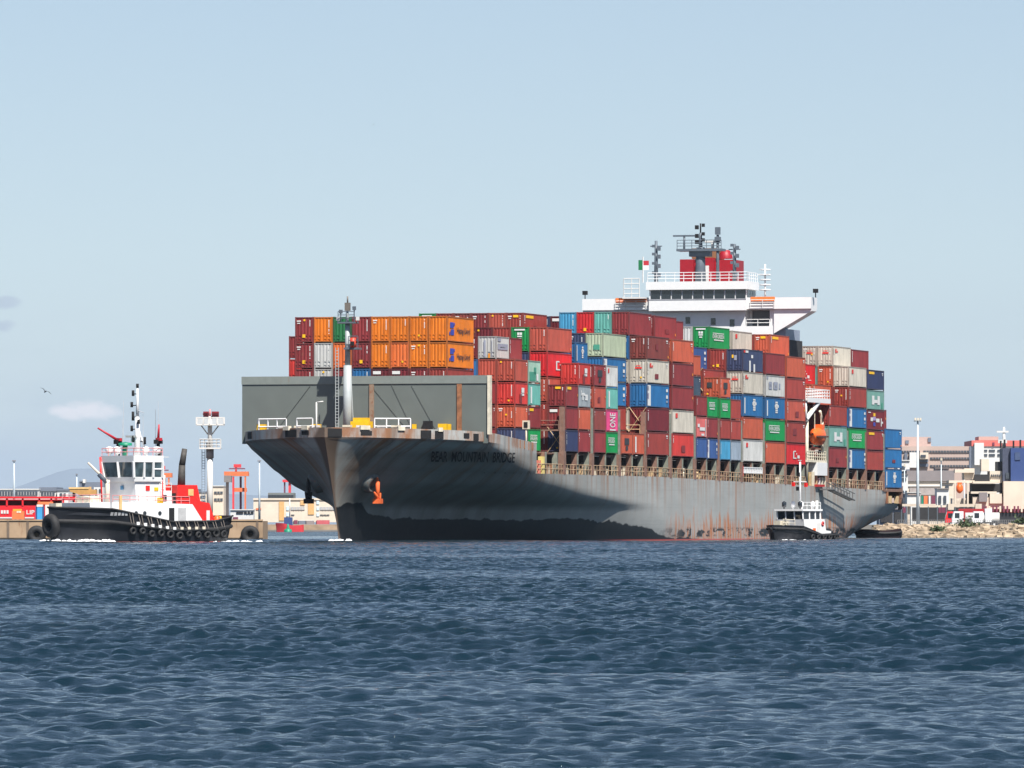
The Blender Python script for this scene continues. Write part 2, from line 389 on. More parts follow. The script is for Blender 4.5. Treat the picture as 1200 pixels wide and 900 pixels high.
M_DARK = mat('void_shade_dark', (0.022, 0.022, 0.024, 1), .8)  # near-black paints in the deep shade under the stacks and inside openings
M_POST = mat('lashing_post_brown', (0.20, 0.115, 0.085, 1), .7, var=.25, rust=.6)
M_POSTG = mat('stanchion_grey_green', (0.20, 0.21, 0.17, 1), .7, var=.25, rust=.35)
M_TAN = mat('fitting_tan', (0.50, 0.36, 0.20, 1), .7, var=.3, rust=.5)
M_CREAM = mat('fitting_cream', (0.62, 0.56, 0.44, 1), .6, var=.2, rust=.25)
M_WHITE = mat('ship_white', (0.72, 0.72, 0.715, 1), .45, var=.03)
M_WHITE_W = mat('weathered_white', (0.62, 0.61, 0.585, 1), .55, var=.08, rust=.15)
M_BREAK = mat('breaker_grey', srgb(104, 111, 107, .85), .6, var=.06, scale=.4, streak=.12)
M_BREAK_L = mat('breaker_lip_grey', srgb(128, 135, 130, .85), .6, var=.06, streak=.2)
M_MAST = mat('mast_pale_grey', srgb(172, 178, 178, .85), .5, var=.05)
M_MASTD = mat('mast_dark_grey', srgb(96, 106, 116, .8), .5, var=.08)
M_BLACK = mat('matt_black', (0.004, 0.004, 0.005, 1), .8)
M_YELLOW = mat('machinery_yellow', srgb(240, 190, 20, .85), .5, rust=.15)
M_RUSTY = mat('raw_rust', (0.26, 0.11, 0.05, 1), .85, var=.35)
M_GLASS = mat('dark_window_glass', (0.016, 0.022, 0.028, 1), .08, var=0, spec=.8)
M_FUNNEL = mat('funnel_red', srgb(190, 22, 42, .6), .5, var=.08, streak=.1)
M_ORANGE = mat('rescue_orange', srgb(255, 110, 40, .8), .45, var=.06)

# hull shell
h = MB(); h.smooth = True
zl = [-3, -1, 0] + [0.45 * i for i in range(1, 20)] + [8.9]
NF = 46
def lower_row(z, side):
    pts = []
    for i in range(NF + 1):
        l = f_l0(z) + (60 - f_l0(z)) * (i / NF) ** 1.7
        zz = z
        pts.append((l, z))
    e = l_end(z)
    for i in range(1, 67):
        pts.append((60 + (e - 60) * i / 66, z))
    out = []
    for l, z in pts:
        zc = z if z <= 3 else 3 + (z - 3) * (z_deck(l) - 3) / 5.9
        if l > 247: zc = min(zc, 5.75 if z > 5.75 else zc)
        out.append((l, -side * (hb(l, z) + 0.0), zc))
    return out
for side in (1, -1):
    h.grid([lower_row(z, side) for z in zl], True, flip=(side < 0))
# transom
tp = []
for z in zl:
    if z <= 5.9:
        l = l_end(z); tp.append([(l, -hb(l, z), z), (l, hb(l, z), z)])
h.grid(tp, False, flip=False)
# raised bow
NU = 9
def up_rows(side, inner=0.0, fr=None):
    rows = []
    for j in range(NU + 3):
        row = []
        for i in range(NF + 1):
            if j <= NU: zz = 8.9 + 4.2 * j / NU
            else: zz = 13.1
            l = f_l0(zz) + (37.6 - f_l0(zz)) * (i / NF) ** 1.7
            k = z_kn(l)
            z = 8.9 + (zz - 8.9) * (k - 8.9) / 4.2 if j <= NU else k + (z_top(l) - k) * (j - NU) / 2
            row.append((l, -side * max(0, hb(l, z) - inner), z))
        rows.append(row)
    return rows
for side in (1, -1):
    rr = up_rows(side)
    h.grid(rr[:NU+1], True, flip=(side < 0))
    h.smooth = True
    h.grid(rr[NU:], False, flip=(side < 0))
    ri = up_rows(side, 0.3)
    h.grid([ri[NU], ri[NU+1], ri[NU+2]], True, flip=(side > 0))
    h.grid([rr[NU+2], ri[NU+2]], False, flip=(side < 0))
    # break of the forecastle
    h.face([(37.6, -side*16.1, 8.9), (37.6, -side*16.1, z_kn(37.6)), (37.6, 0, z_kn(37.6)), (37.6, 0, 8.9)][::side])
    h.face([(37.6, -side*16.1, z_kn(37.6)), (37.6, -side*16.1, z_top(37.6)), (37.6, -side*15.8, z_top(37.6)), (37.6, -side*15.8, z_kn(37.6))][::side])
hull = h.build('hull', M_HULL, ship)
# decks
d = MB()
rows = []
for i in range(NF + 1):
    l = -2.0 + 39.6 * i / NF; b = max(0.01, hb(l, z_kn(l)) - 0.2); z = z_kn(l) - 0.25
    rows.append([(l, -b, z), (l, b, z)])
d.grid(rows, False)
rows = [[(l, -hb(l, 8) + .05, z_deck(l) - .03), (l, hb(l, 8) - .05, z_deck(l) - .03)] for l in np.linspace(37.6, 247, 30)]
d.grid(rows, False)
d.grid([[(l, -hb(l, 5.7) + .05, 5.7), (l, hb(l, 5.7) - .05, 5.7)] for l in (247, 252, 258.4)], False)
d.box(246.9, 247.1, -15.9, 15.9, 5.7, z_deck(247) - .05)
d.build('deck', M_DECK, ship)

# ship's name on the flare
def hull_text(body, l0, l1, zb, zt, m, name, bold=0.02, slant=0.0):
    v, f = text_geom(body, bold)
    ls_ = np.linspace(l0, l1, 200); q = [hb(x, (zb + zt) / 2) for x in ls_]
    s = np.concatenate([[0], np.cumsum(np.diff(q) + .31 * np.diff(ls_))]); s /= s[-1]
    w = MB()
    for x, y in v:
        l = float(np.interp(x, s, ls_)); z0, z1 = zb(l) if callable(zb) else zb, zt(l) if callable(zt) else zt
        z = z0 + (z1 - z0) * y
        # sign-writers lean the letters back on a flare so that they read upright from the water
        lq = np.linspace(l - 6, l + 8, 160); aim = hb(l, (z0 + z1) / 2) + .3 * l + .10 * (y - .5)
        l = float(np.interp(aim, [hb(a_, z) + .3 * a_ for a_ in lq], lq))
        w.v.append((l - .16, -hb(l, z) - 0.26, z - 0.16))
    for q in f: w.f.append(q); w.mi.append(0); w.sm.append(False)
    return w.build(name, m, hull)
name_o = hull_text('BEAR  MOUNTAIN  BRIDGE', 8.9, 26.5, 10.3, 11.6, M_BLACK, 'ship_name', 0.018)
# a short row of draught ticks under the name
tk = MB()
for i in range(6):
    l = 21.5 + i * 2.6; z = 9.0 - 0.0 * i; q = -hb(l, z) - .06
    tk.face([(l, q, z - .25), (l + .5, q, z - .2), (l + .7, q - .02, z + .3), (l + .45, q - .02, z + .3)])
tk.build('draught_mark', M_BLACK, hull)

# bulwark chocks: dark openings with tan rollers, set into the bulwark
def on_bulwark(l, side, w, hgt, zoff, depth, m, name):
    z0 = z_kn(l) + zoff; a = (-side*hb(l - w/2, z_kn(l)), -side*hb(l + w/2, z_kn(l)))
    p0 = Vector((l - w/2, a[0], z0)); p1 = Vector((l + w/2, a[1], z0)); t = (p1 - p0); nrm = Vector((-t.y, t.x, 0)).normalized()
    if nrm.y * -side < 0: nrm = -nrm
    if abs(p0.y) < .05: p0 = p0
    k = MB(); o = nrm * depth
    up = Vector((0, 0, hgt))
    P = [p0 - o, p1 - o, p1 + o, p0 + o]; b = len(k.v)
    k.v += [tuple(x) for x in P] + [tuple(x + up) for x in P]
    for q in ((0,3,2,1),(4,5,6,7),(0,1,5,4),(1,2,6,5),(2,3,7,6),(3,0,4,7)): k.f.append(q); k.mi.append(0); k.sm.append(False)
    return k.build(name, m, hull)
for l, side, w, z, h_ in ((-1.75, 1, .9, .08, 1.0), (1.0, -1, 1.3, .08, .95), (9.0, -1, 1.5, .2, .85), (5.6, 1, 1.1, .05, 1.0), (7.1, 1, 1.0, .05, 1.0), (11.0, 1, .9, .3, .6), (12.8, 1, 1.0, .05, .85), (.4, 1, .8, .3, .5), (-.6, -1, .7, .3, .5)):
    on_bulwark(l, side, w, h_, z, 0.08, M_BLACK, 'fairlead')
for l, side, w in ((.3, 1, .7), (3.2, 1, .6), (-.6, -1, .6), (1.5, -1, .7), (7.2, 1, .5)):
    on_bulwark(l, side, w, 0.5, .95, 0.2, M_CREAM, 'roller')
# a bright worn strip of bulwark at the break, with open frames
for l in (29.5, 31.6, 33.7, 35.6):
    on_bulwark(l, 1, .12, 1.05, .02, .1, M_RUSTY, 'bulwark_seam')

# anchors in their pockets
def anchor(side, m):
    l, z = 5.5, 7.5
    q = hb(l, z); n = Vector((-.35, -side, -.5)).normalized(); c = Vector((l, -side*q, z))
    k = MB(); Mx = Matrix.Translation(c + n*.25) @ n.to_track_quat('Z', 'X').to_matrix().to_4x4()
    k.lathe([(1.5, -.9), (1.3, .0), (1.05, .22), (.8, .12), (.75, -.4)], n=20, M=Mx)
    k.build('anchor_pocket', M_HULL_PLAIN, hull)
    a = MB(); c2 = c + n * 0.9 + Vector((0.2, 0, -.4))
    a.tube(c2 + Vector((0, 0, 1.0)), c2 + Vector((0.1, 0, -1.2)), .28, .24, n=8)
    for sx in (-1, 1):
        a.tube(c2 + Vector((0.1, 0, -1.3)), c2 + Vector((sx*1.35, 0, -.35)), .42, .10, n=6)
    a.cbox(c2 + Vector((.1, 0, -1.45)), (1.5, .9, .6)); a.torus(c2 + Vector((0, 0, 1.2)), .3, .09, (0, 1, 0), 12, 6)
    return a.build('anchor', m, ship)
M_HULL_PLAIN = mat('bolster_grey', srgb(92, 96, 94, .8), .6, var=.25, rust=.6)
anchor(1, mat('anchor_orange_rust', srgb(235, 105, 45, .8), .7, var=.2)); anchor(-1, M_BLACK)

# wave breaker across the foredeck
w = MB(); L0 = 14.6
w.box(L0, L0 + .35, -16.0, 16.0, 12.5, 19.95); w.build('wave_breaker', M_BREAK, ship)
w = MB(); w.box(L0 - .12, L0 + .35, -16.05, 16.05, 19.96, 20.95); w.build('breaker_lip', M_BREAK_L, ship)
w = MB(); w.box(L0 - .25, L0 + .7, -16.4, -16.06, 13.6, 20.96); w.build('breaker_end_plate', M_CREAM, ship)
for q in (1.0, 12.4):
    w = MB(); w.box(L0 - .18, L0 - .01, -q - .3, -q + .3, 13.0, 19.9); w.build('breaker_stiffener', M_RUSTY if q > 2 else mat('stiffener_stained', (.24, .17, .12, 1), .8, rust=.8), ship)
for q0, z0, q1, z1 in ((12, 13.5, 7, 19.8), (-1.2, 19.5, -5.5, 14.5), (-6.2, 19.8, -9.5, 14.0), (-3.6, 19.9, -6.0, 15.0)):
    w = MB(); w.tube((L0 - .1, -(-q0), z0), (L0 - .1, -(-q1), z1), .028, n=4)
    w.build('breaker_brace', mat('brace_grey', srgb(84, 90, 87, .8), .7, rust=.3), ship)
for q0, q1, zc, m in ((10.5, 11.4, 13.7, M_YELLOW), (6.4, 6.9, 13.7, M_YELLOW)):
    w = MB(); w.box(L0 - .6, L0 - .2, -q1, -q0, 13.3, 14.9); w.build('deck_locker', m, ship)
w = MB(); w.box(L0 - .5, L0 - .2, -9.0, -7.8, 13.2, 15.3); w.build('doorway', M_BLACK, ship)

# foremast
ml, mq = 10.4, -0.9; my = -mq
def fm(name, k, m): return k.build(name, m, ship)
k = MB(); k.tube((ml, my, 12.6), (ml, my, 22.2), .62, .50, n=16); pole = fm('foremast', k, M_MAST)
k = MB(); k.tube((ml, my, 22.2), (ml, my, 27.5), .36, .30, n=12); k.tube((ml, my, 27.5), (ml, my, 29.2), .16, .12, n=8)
k.build('mast_tube', M_MAST, pole)
k = MB(); k.box(ml - 1.0, ml + .9, my - 1.6, my + .2, 24.15, 24.4); k.rail([(ml-.9, my-1.6, 24.3), (ml-.9, my-.4, 24.3)], 1.5, .05, .8); k.build('lamp_platform', M_MASTD, pole)
k = MB(); k.box(ml - .8, ml + .8, my - 1.2, my + 1.1, 27.4, 27.6); k.rail([(ml-.8, my-1.1, 27.6), (ml-.8, my+1.0, 27.6)], 1.3, .045, .9); k.build('top_platform', M_MASTD, pole)
k = MB(); k.tube((ml-.8, my-.95, 24.4), (ml-.8, my-.95, 25.6), .38, .38, n=10); k.build('fog_horn', mat('horn_red', srgb(220, 75, 50, .8), .5), pole)
k = MB(); k.cbox((ml-1.15, my-1.0, 24.9), (.4, .4, .5)); k.build('horn_mouth', M_BLACK, pole)
k = MB(); k.cbox((ml, my, 29.5), (.6, .6, 1.0)); k.tube((ml, my, 30.0), (ml, my, 30.8), .1, n=6); k.build('masthead_light', mat('lamp_box', (.15, .13, .11, 1), .6), pole)
for dy, hh in ((-.95, 29.3), (.8, 28.9), (-1.4, 28.0), (1.15, 28.0)):
    k = MB(); k.tube((ml-.3, my+dy, 27.4), (ml-.3, my+dy, hh), .08, n=6); k.cbox((ml-.3, my+dy, hh), (.38, .38, .45)); k.build('signal_lamp', M_WHITE_W if hh < 28.5 else M_MASTD, pole)
k = MB()
for dy in (1.05, 1.45): k.tube((ml-.4, my+dy, 12.8), (ml-.4, my+dy, 24.4), .05, n=5)
for i in range(30): k.tube((ml-.4, my+1.05, 13+i*.38), (ml-.4, my+1.45, 13+i*.38), .035, n=4)
k.tube((ml-.2, my-.9, 12.8), (ml, my-.4, 22), .06, n=5); k.build('mast_ladder', M_MAST, pole)
for q0, z0, l1, q1, z1 in ((mq-.3, 28, 2.5, -1.2, 14), (mq, 26, 14.4, -11, 20.2)):
    pass
# foredeck machinery
k = MB(); k.box(8.6, 10.4, -2.4, .0, 12.6, 15.2); k.cbox((9.4, -1.2, 15.4), (1.4, 1.8, .5)); k.build('windlass_cover', M_YELLOW, ship)
for l, q in ((9.6, -8.6), (8.9, -6.8), (4.6, -3.3), (6.0, -4.6), (7.5, 4.4), (7.6, 6.2), (4.3, .9), (7.2, 1.8), (11.5, -9.7)):
    k = MB(); k.tube((l, -q, 12.6), (l, -q, 14.5 + .3*random.random()), .38, n=10); k.cbox((l, -q, 14.55), (.9, 1.0, .25)); k.build('mooring_bitt', random.choice([M_CREAM, M_TAN, M_WHITE_W]), ship)
for l, q in ((10.3, -12.2), (10.8, -5.2), (11.6, 11.0)):
    k = MB(); k.box(l, l+.7, -q-.55, -q+.55, 12.6, 14.9); k.build('vent_box', random.choice([M_YELLOW, M_CREAM]), ship)
for a, b in (((8.2, -11.8), (6.2, -7.6)), ((7.0, 3.6), (9.2, 7.6)), ((4.2, -5.6), (3.0, -3.2)), ((12.4, -13.2), (8.6, -11.9))):
    k = MB(); k.rail([(a[0], -a[1], 13.6), (b[0], -b[1], 13.6)], 1.9, .09, 1.4, 2); k.build('foredeck_rail', M_WHITE, ship)
k = MB(); k.tube((4.0, 3.0, 12.8), (4.0, 3.0, 17.5), .1, n=6); k.tube((4.0, 3.0, 17.5), (3.9, 2.1, 17.6), .08, n=6); k.build('jackstaff', M_WHITE_W, ship)
k = MB(); k.tube((36.6, -15.0, 11.4), (36.6, -15.0, 15.4), .12, n=6); k.cbox((36.6, -15.0, 15.1), (.4, .9, 1.1)); pl_ = k.build('deck_light', M_CREAM, ship)
k = MB(); k.cbox((36.36, -15.0, 15.1), (.06, .5, .7)); k.build('lamp_glass', M_BLACK, pl_)
# ------------------------------------------------------------------ containers
def container_mat():
    m = bpy.data.materials.new('container_paint'); m.use_nodes = True
    nt = m.node_tree; n = nt.nodes; l = nt.links; p = n['Principled BSDF']; p.inputs['Roughness'].default_value = 0.55
    oi = n.new('ShaderNodeObjectInfo'); tc = n.new('ShaderNodeTexCoord')
    ad = n.new('ShaderNodeVectorMath'); ad.operation = 'MULTIPLY_ADD'
    ad.inputs[1].default_value = (1, 1, 0.35)
    cmb = n.new('ShaderNodeCombineXYZ'); l.new(oi.outputs['Random'], cmb.inputs[0]); l.new(oi.outputs['Random'], cmb.inputs[1])
    sc_ = n.new('ShaderNodeVectorMath'); sc_.operation = 'SCALE'; sc_.inputs['Scale'].default_value = 60; l.new(cmb.outputs[0], sc_.inputs[0])
    l.new(tc.outputs['Object'], ad.inputs[0]); l.new(sc_.outputs[0], ad.inputs[2])
    z = n.new('ShaderNodeTexNoise'); z.inputs['Scale'].default_value = 0.9; z.inputs['Detail'].default_value = 6; z.inputs['Roughness'].default_value = .65
    l.new(ad.outputs[0], z.inputs['Vector'])
    mr = n.new('ShaderNodeMapRange'); mr.inputs[1].default_value = .3; mr.inputs[2].default_value = .7; mr.inputs[3].default_value = .76; mr.inputs[4].default_value = 1.2
    l.new(z.outputs['Fac'], mr.inputs[0])
    mx = n.new('ShaderNodeMixRGB'); mx.blend_type = 'MULTIPLY'; mx.inputs[0].default_value = 1
    l.new(oi.outputs['Color'], mx.inputs[1]); l.new(mr.outputs[0], mx.inputs[2])
    r = n.new('ShaderNodeMapRange'); r.inputs[1].default_value = .62; r.inputs[2].default_value = .74; r.inputs[4].default_value = .7
    z2 = n.new('ShaderNodeTexNoise'); z2.inputs['Scale'].default_value = 1.7; z2.inputs['Detail'].default_value = 7; z2.inputs['Roughness'].default_value = .7
    l.new(ad.outputs[0], z2.inputs['Vector']); l.new(z2.outputs['Fac'], r.inputs[0])
    m2 = n.new('ShaderNodeMixRGB'); m2.inputs[2].default_value = (0.17, 0.085, 0.05, 1)
    l.new(r.outputs[0], m2.inputs[0]); l.new(mx.outputs[0], m2.inputs[1])
    # dulled, chalky paint
    l.new(m2.outputs[0], p.inputs['Base Color'])
    return m
M_CONT = container_mat()
M_FRAME = mat('container_frame_dark', (0.055, 0.04, 0.035, 1), .7, var=.3, rust=.5)
MK = {'w': mat('marking_white', (.64, .64, .62, 1), .6, var=.06), 'y': mat('marking_yellow', srgb(250, 195, 20, .85), .6, var=.1),
      'k': mat('marking_black', (.03, .03, .035, 1), .6), 'b': mat('marking_blue', srgb(50, 70, 170, .85), .6), 'r': mat('marking_red', srgb(225, 60, 50, .85), .6),
      'g': mat('marking_grey', srgb(150, 155, 170, .85), .6), 't': mat('marking_teal', srgb(70, 150, 125, .85), .6), 'o': mat('marking_amber', srgb(235, 150, 40, .85), .6),
      'd': mat('marking_dark_red', srgb(130, 45, 48, .85), .7), 'p': mat('marking_mauve', srgb(170, 150, 200, .85), .6)}
_shell = {}
def shell_mesh(L, Hh, kind):
    """corrugated box with frame rails, corner castings and fork pockets; forward end at x=0, base at z=0"""
    key = (L, Hh)
    if (key, kind) in _shell: return _shell[(key, kind)]
    W = 1.219; k = MB(); e = 0.16
    if kind == 'body':
        n = int(L / 0.55)
        def prof(a0, a1, cnt):
            pts = []
            for i in range(cnt):
                t0 = a0 + (a1 - a0) * i / cnt; s_ = (a1 - a0) / cnt
                pts += [(t0, 0), (t0 + .3*s_, 0), (t0 + .5*s_, .045), (t0 + .8*s_, .045)]
            return pts + [(a1, 0)]
        zb, zt = .17, Hh - .13
        for sy in (-1, 1):
            pr = prof(e, L - e, n)
            rows = [[(x, sy*(W - .03 - dd), z) for x, dd in pr] for z in (zb, zt)]
            k.grid(rows, False, flip=(sy > 0))
        pr = prof(-W + e, W - e, 5)
        k.grid([[(.05 + dd, y, z) for y, dd in pr] for z in (zb, zt)], False, flip=True)
        k.grid([[(L - .05 - dd, y, z) for y, dd in pr] for z in (zb, zt)], False)
        k.face([(.02, -W+.02, Hh-.06), (L-.02, -W+.02, Hh-.06), (L-.02, W-.02, Hh-.06), (.02, W-.02, Hh-.06)])
        k.face([(.1, -W+.1, .16), (.1, W-.1, .16), (L-.1, W-.1, .16), (L-.1, -W+.1, .16)])
    elif kind == 'frame':
        for x0, x1 in ((0, e), (L-e, L)):
            for y0, y1 in ((-W, -W+e), (W-e, W)): k.box(x0, x1, y0, y1, 0.0, Hh)
            k.box(x0+.01, x1-.01, -W+e, W-e, .14, .26); k.box(x0+.01, x1-.01, -W+e, W-e, Hh-.16, Hh-.02)
        for y0, y1 in ((-W, -W+.09), (W-.09, W)):
            k.box(e, L-e, y0+.004, y1-.004, .13, .24); k.box(e, L-e, y0+.004, y1-.004, Hh-.14, Hh-.02)
    else:
        for y in (-.92, -.42, .42, .92):
            k.tube((.0, y, .3), (.0, y, Hh - .3), .022, n=5)
            for z in (.5, .95): k.cbox((.005, y + .12, z), (.05, .3, .07))
        k.box(.0, .03, -.02, .02, .28, Hh - .18)
    me = k.mesh({'body': 'shipping_container', 'frame': 'frame', 'door': 'door_gear'}[kind])
    if kind == 'body': me.materials.append(M_CONT)
    elif kind == 'frame': me.materials.append(M_CONT)
    else: me.materials.append(M_CONT)
    _shell[(key, kind)] = me
    return me

COL = dict(maroon=(158, 56, 58), dmaroon=(124, 32, 42), brown=(152, 70, 62), rbrown=(178, 70, 60), salmon=(203, 92, 72), osalm=(222, 104, 72),
           red=(232, 38, 44), tomato=(226, 66, 58), orange=(255, 140, 26), dorange=(244, 124, 56), green=(0, 168, 84), dgreen=(40, 124, 72), teal=(124, 206, 192),
           pteal=(176, 212, 192), steal=(132, 184, 172), blue=(40, 120, 182), dblue=(62, 98, 160), sky=(78, 168, 212), navy=(66, 78, 116), dnavy=(52, 62, 104),
           slate=(72, 92, 116), white=(226, 226, 222), beige=(230, 222, 206), lgreen=(208, 222, 190), pink=(255, 84, 150), grey=(176, 186, 192), lblue=(166, 182, 198), pred=(242, 122, 118))
CNAME = dict(maroon='maroon', dmaroon='wine red', brown='brown', rbrown='red brown', salmon='faded red', osalm='orange red', red='bright red', tomato='tomato red',
             orange='bright orange', dorange='dull orange', green='vivid green', dgreen='dark green', teal='turquoise', pteal='pale mint', steal='dusty teal', blue='mid blue',
             dblue='deep blue', sky='sky blue', navy='navy', dnavy='dark navy', slate='slate blue', white='off white', beige='cream', lgreen='pale lime green', pink='hot pink',
             grey='silver grey', lblue='grey blue', pred='pinkish red')

def put_marks(o, L, Hh, marks):
    """marks: (face, colour, u, v, w, h) in fractions of the face, or ('text', face, colour, string, u, v, w, h[, turned]);
    face 's' is the port side, 'e' the forward end"""
    per = {}
    W = 1.219
    def pt(face, u, v):
        if face == 's': return (u * L, -W - .012, v * Hh)
        return (-.03, W - u * 2 * W, v * Hh)
    for q in marks:
        if q[0] == 'text':
            _, face, c, s_, u, v, w, hh = q[:8]; turned = len(q) > 8
            tv, tf = text_geom(s_, .012); k = per.setdefault(c, MB()); b = len(k.v)
            for x, y in tv:
                if turned: x, y = 1 - y, x                  # reading upwards
                k.v.append(pt(face, u + x * w, v + y * hh))
            for f in tf: k.f.append(tuple(b + i for i in f)); k.mi.append(0); k.sm.append(False)
        else:
            face, c, u, v, w, hh = q; k = per.setdefault(c, MB())
            k.face([pt(face, u, v), pt(face, u + w, v), pt(face, u + w, v + hh), pt(face, u, v + hh)])
    for c, k in per.items(): k.build('marking', MK[c], o)

def code_marks(rs, full=True):
    """the usual small print: number at the upper right of an end, number down the front of a side, hazard stickers"""
    m = []
    def dots(face, c, u, v, w, n, dv, hh, skip=.15):
        for i in range(n):
            if rs.random() > skip: m.append((face, c, u, v - i * dv, w, hh))
    if rs.random() < .75: dots('e', 'w', .78, .84, .05, rs.randint(4, 11), .05, .035)
    if rs.random() < .35: m.append(('e', 'w', .10, .82, .22, .045)); m.append(('e', 'w', .12, .74, .16, .035))
    if rs.random() < .45: m.append(('e', 'y', rs.choice([.46, .6, .18]), rs.choice([.22, .84, .16, .55]), .10, .07))
    if rs.random() < .7: dots('s', 'w', .035, .86, .03, rs.randint(4, 12), .05, .035)
    if rs.random() < .35: m.append(('s', 'w', .86, .82, .08, .05)); m.append(('s', 'w', .88, .74, .05, .04))
    if rs.random() < .3: m.append(('s', 'o', .93, rs.choice([.12, .2, .5]), .04, .10))
    if rs.random() < .18: m.append(('s', 'd', rs.uniform(.3, .5), rs.uniform(.2, .5), rs.uniform(.1, .2), rs.uniform(.15, .3)))
    return m

EVER = [('text', 's', 'w', 'EVERGREEN', .16, .50, .56, .18), ('s', 'w', .22, .40, .48, .05), ('s', 'w', .16, .71, .56, .03)]
EVERE = [('e', 'w', .18, .86, .58, .06), ('e', 'w', .34, .60, .26, .05), ('e', 'w', .34, .68, .26, .10), ('e', 'g', .44, .68, .05, .10), ('e', 'w', .38, .50, .18, .05)]
HL = [('text', 's', 'k', 'Hapag-Lloyd', .36, .30, .50, .30), ('s', 'b', .10, .55, .14, .22), ('s', 'b', .13, .28, .12, .22), ('s', 'b', .07, .28, .04, .12), ('s', 'b', .25, .66, .03, .1)]
SUDM = [('s', 'w', .34, .30, .05, .36), ('s', 'w', .38, .30, .13, .05), ('s', 'w', .38, .62, .10, .05), ('s', 'w', .56, .32, .12, .14), ('s', 'w', .60, .22, .18, .03), ('s', 'w', .50, .50, .04, .05)]
ONE = [('text', 's', 'w', 'ONE', .30, .20, .48, .66, 1), ('s', 'w', .30, .06, .5, .06)]
HSHAPE = [('s', 'w', .28, .28, .14, .44), ('s', 'w', .60, .28, .14, .44), ('s', 'w', .40, .36, .22, .16), ('s', 't', .82, .10, .1, .3)]
VERT = [('s', 'w', .50, .30 + i*.09, .12, .065) for i in range(6)] + [('s', 'w', .47, .55, .2, .12), ('s', 'w', .06, .15, .05, .7)]
PINKSTR = [('s', 'w', .02, .08, .14, .86), ('s', 'p', .02, .70, .06, .2), ('s', 'p', .02, .35, .06, .25), ('s', 'w', .86, .70, .08, .12), ('s', 'w', .86, .42, .08, .14), ('s', 'g', .86, .25, .08, .08)]
CAPS = [('s', 'r', .12, .68, .07, .18), ('s', 'r', .21, .68, .05, .10), ('e', 'r', .30, .62, .40, .07), ('e', 'r', .36, .74, .26, .03)]
CAPR = [('s', 'r', .15, .66, .10, .20)]
GREYM = [('s', 'g', .16, .36, .16, .34), ('s', 'w', .19, .46, .09, .12), ('s', 'g', .40, .36, .22, .34), ('s', 'w', .47, .44, .09, .12), ('s', 'g', .68, .4, .08, .25), ('s', 'g', .05, .82, .08, .1)]
GREYL = [('s', 'w', .22, .55, .3, .12), ('s', 'w', .30, .35, .1, .25), ('s', 'w', .52, .35, .24, .26), ('s', 'g', .56, .42, .06, .12), ('s', 'w', .2, .68, .05, .1)]
EMBL = [('s', 'y', .36, .70, .12, .16), ('s', 'p', .34, .50, .16, .18), ('s', 'w', .20, .46, .14, .18), ('s', 'w', .52, .42, .2, .18), ('s', 'b', .36, .22, .12, .18), ('s', 'w', .80, .22, .05, .40), ('s', 'w', .86, .36, .07, .1), ('s', 'w', .06, .86, .15, .05)]
REEF = [('s', 'g', .1, .42, .8, .26), ('s', 'g', .1, .78, .25, .14), ('s', 'w', .3, .5, .4, .05), ('e', 'g', .30, .10, .12, .72), ('e', 'o', .55, .05, .1, .2), ('e', 'g', .74, .12, .04, .7)]
SPEC = {'EVER': EVER + EVERE, 'HL': HL, 'SUD': SUDM, 'ONE': ONE, 'H': HSHAPE, 'VERT': VERT, 'PS': PINKSTR, 'CAP': CAPS, 'CAPR': CAPR, 'GM': GREYM, 'GL': GREYL, 'EMB': EMBL, 'REEF': REEF,
        'YT': [('s', 'y', .1, .78, .32, .12), ('e', 'y', .4, .8, .3, .1)], 'DK': [('s', 'k', .3, .45, .4, .3), ('s', 'k', .4, .2, .2, .2), ('e', 'k', .2, .5, .3, .25)],
        'NM': [('s', 'w', .3, .0, .08, .5), ('s', 'w', .52, .0, .08, .36), ('s', 'w', .4, .62, .1, .14), ('s', 'r', .03, .84, .08, .1), ('s', 'w', .12, .84, .14, .1), ('e', 'y', .32, .6, .1, .14), ('e', 'g', .46, .5, .16, .22)],
        'PD': [('s', 'w', .10, .5, .2, .16), ('s', 'w', .3, .34, .5, .16), ('s', 'w', .45, .1, .28, .1), ('s', 'w', .85, .05, .05, .85)],
        'MK': [('s', 't', .1, .1, .5, .4), ('s', 't', .45, .4, .2, .3), ('s', 'w', .66, .12, .15, .3)], 'LG': [('e', 't', .44, .30, .36, .22)], 'TL': [('s', 'w', .18, .12, .12, .72)],
        'RW': [('s', 'w', .5, .55, .22, .22), ('s', 'w', .45, .42, .26, .1), ('s', 'd', .35, .1, .2, .4)], 'HB': [('e', 'w', .10, .78, .42, .12)], 'YB': [('e', 'y', .40, .2, .16, .13)]}
SPECWORD = {'EVER': 'with a white name panel', 'HL': 'with black lettering on its side', 'SUD': 'with a white bracket emblem', 'ONE': 'with white upright lettering', 'H': 'with white block letters',
            'VERT': 'with upright white lettering', 'PS': 'with a pale stripe', 'CAP': 'with small red lettering', 'CAPR': 'with a small red mark', 'GM': 'with grey block letters', 'GL': 'with white lettering',
            'EMB': 'with a coloured emblem', 'REEF': 'refrigerated, with machinery end', 'YT': 'with a yellow sticker', 'DK': 'with dark patches', 'NM': 'with pale bars', 'PD': 'with white lettering',
            'MK': 'with darker green patches', 'LG': 'with a dark green patch', 'TL': 'with a white stripe', 'RW': 'with white marks', 'HB': 'with white letters', 'YB': 'with a yellow sticker'}
ORD = ['first', 'second', 'third', 'fourth', 'fifth', 'sixth', 'seventh', 'eighth', 'ninth', 'tenth', 'eleventh', 'twelfth', 'thirteenth']
TIER = ['bottom', 'second up', 'third up', 'fourth up', 'fifth up', 'sixth up']
rs = random.Random(11)
_proto = {}
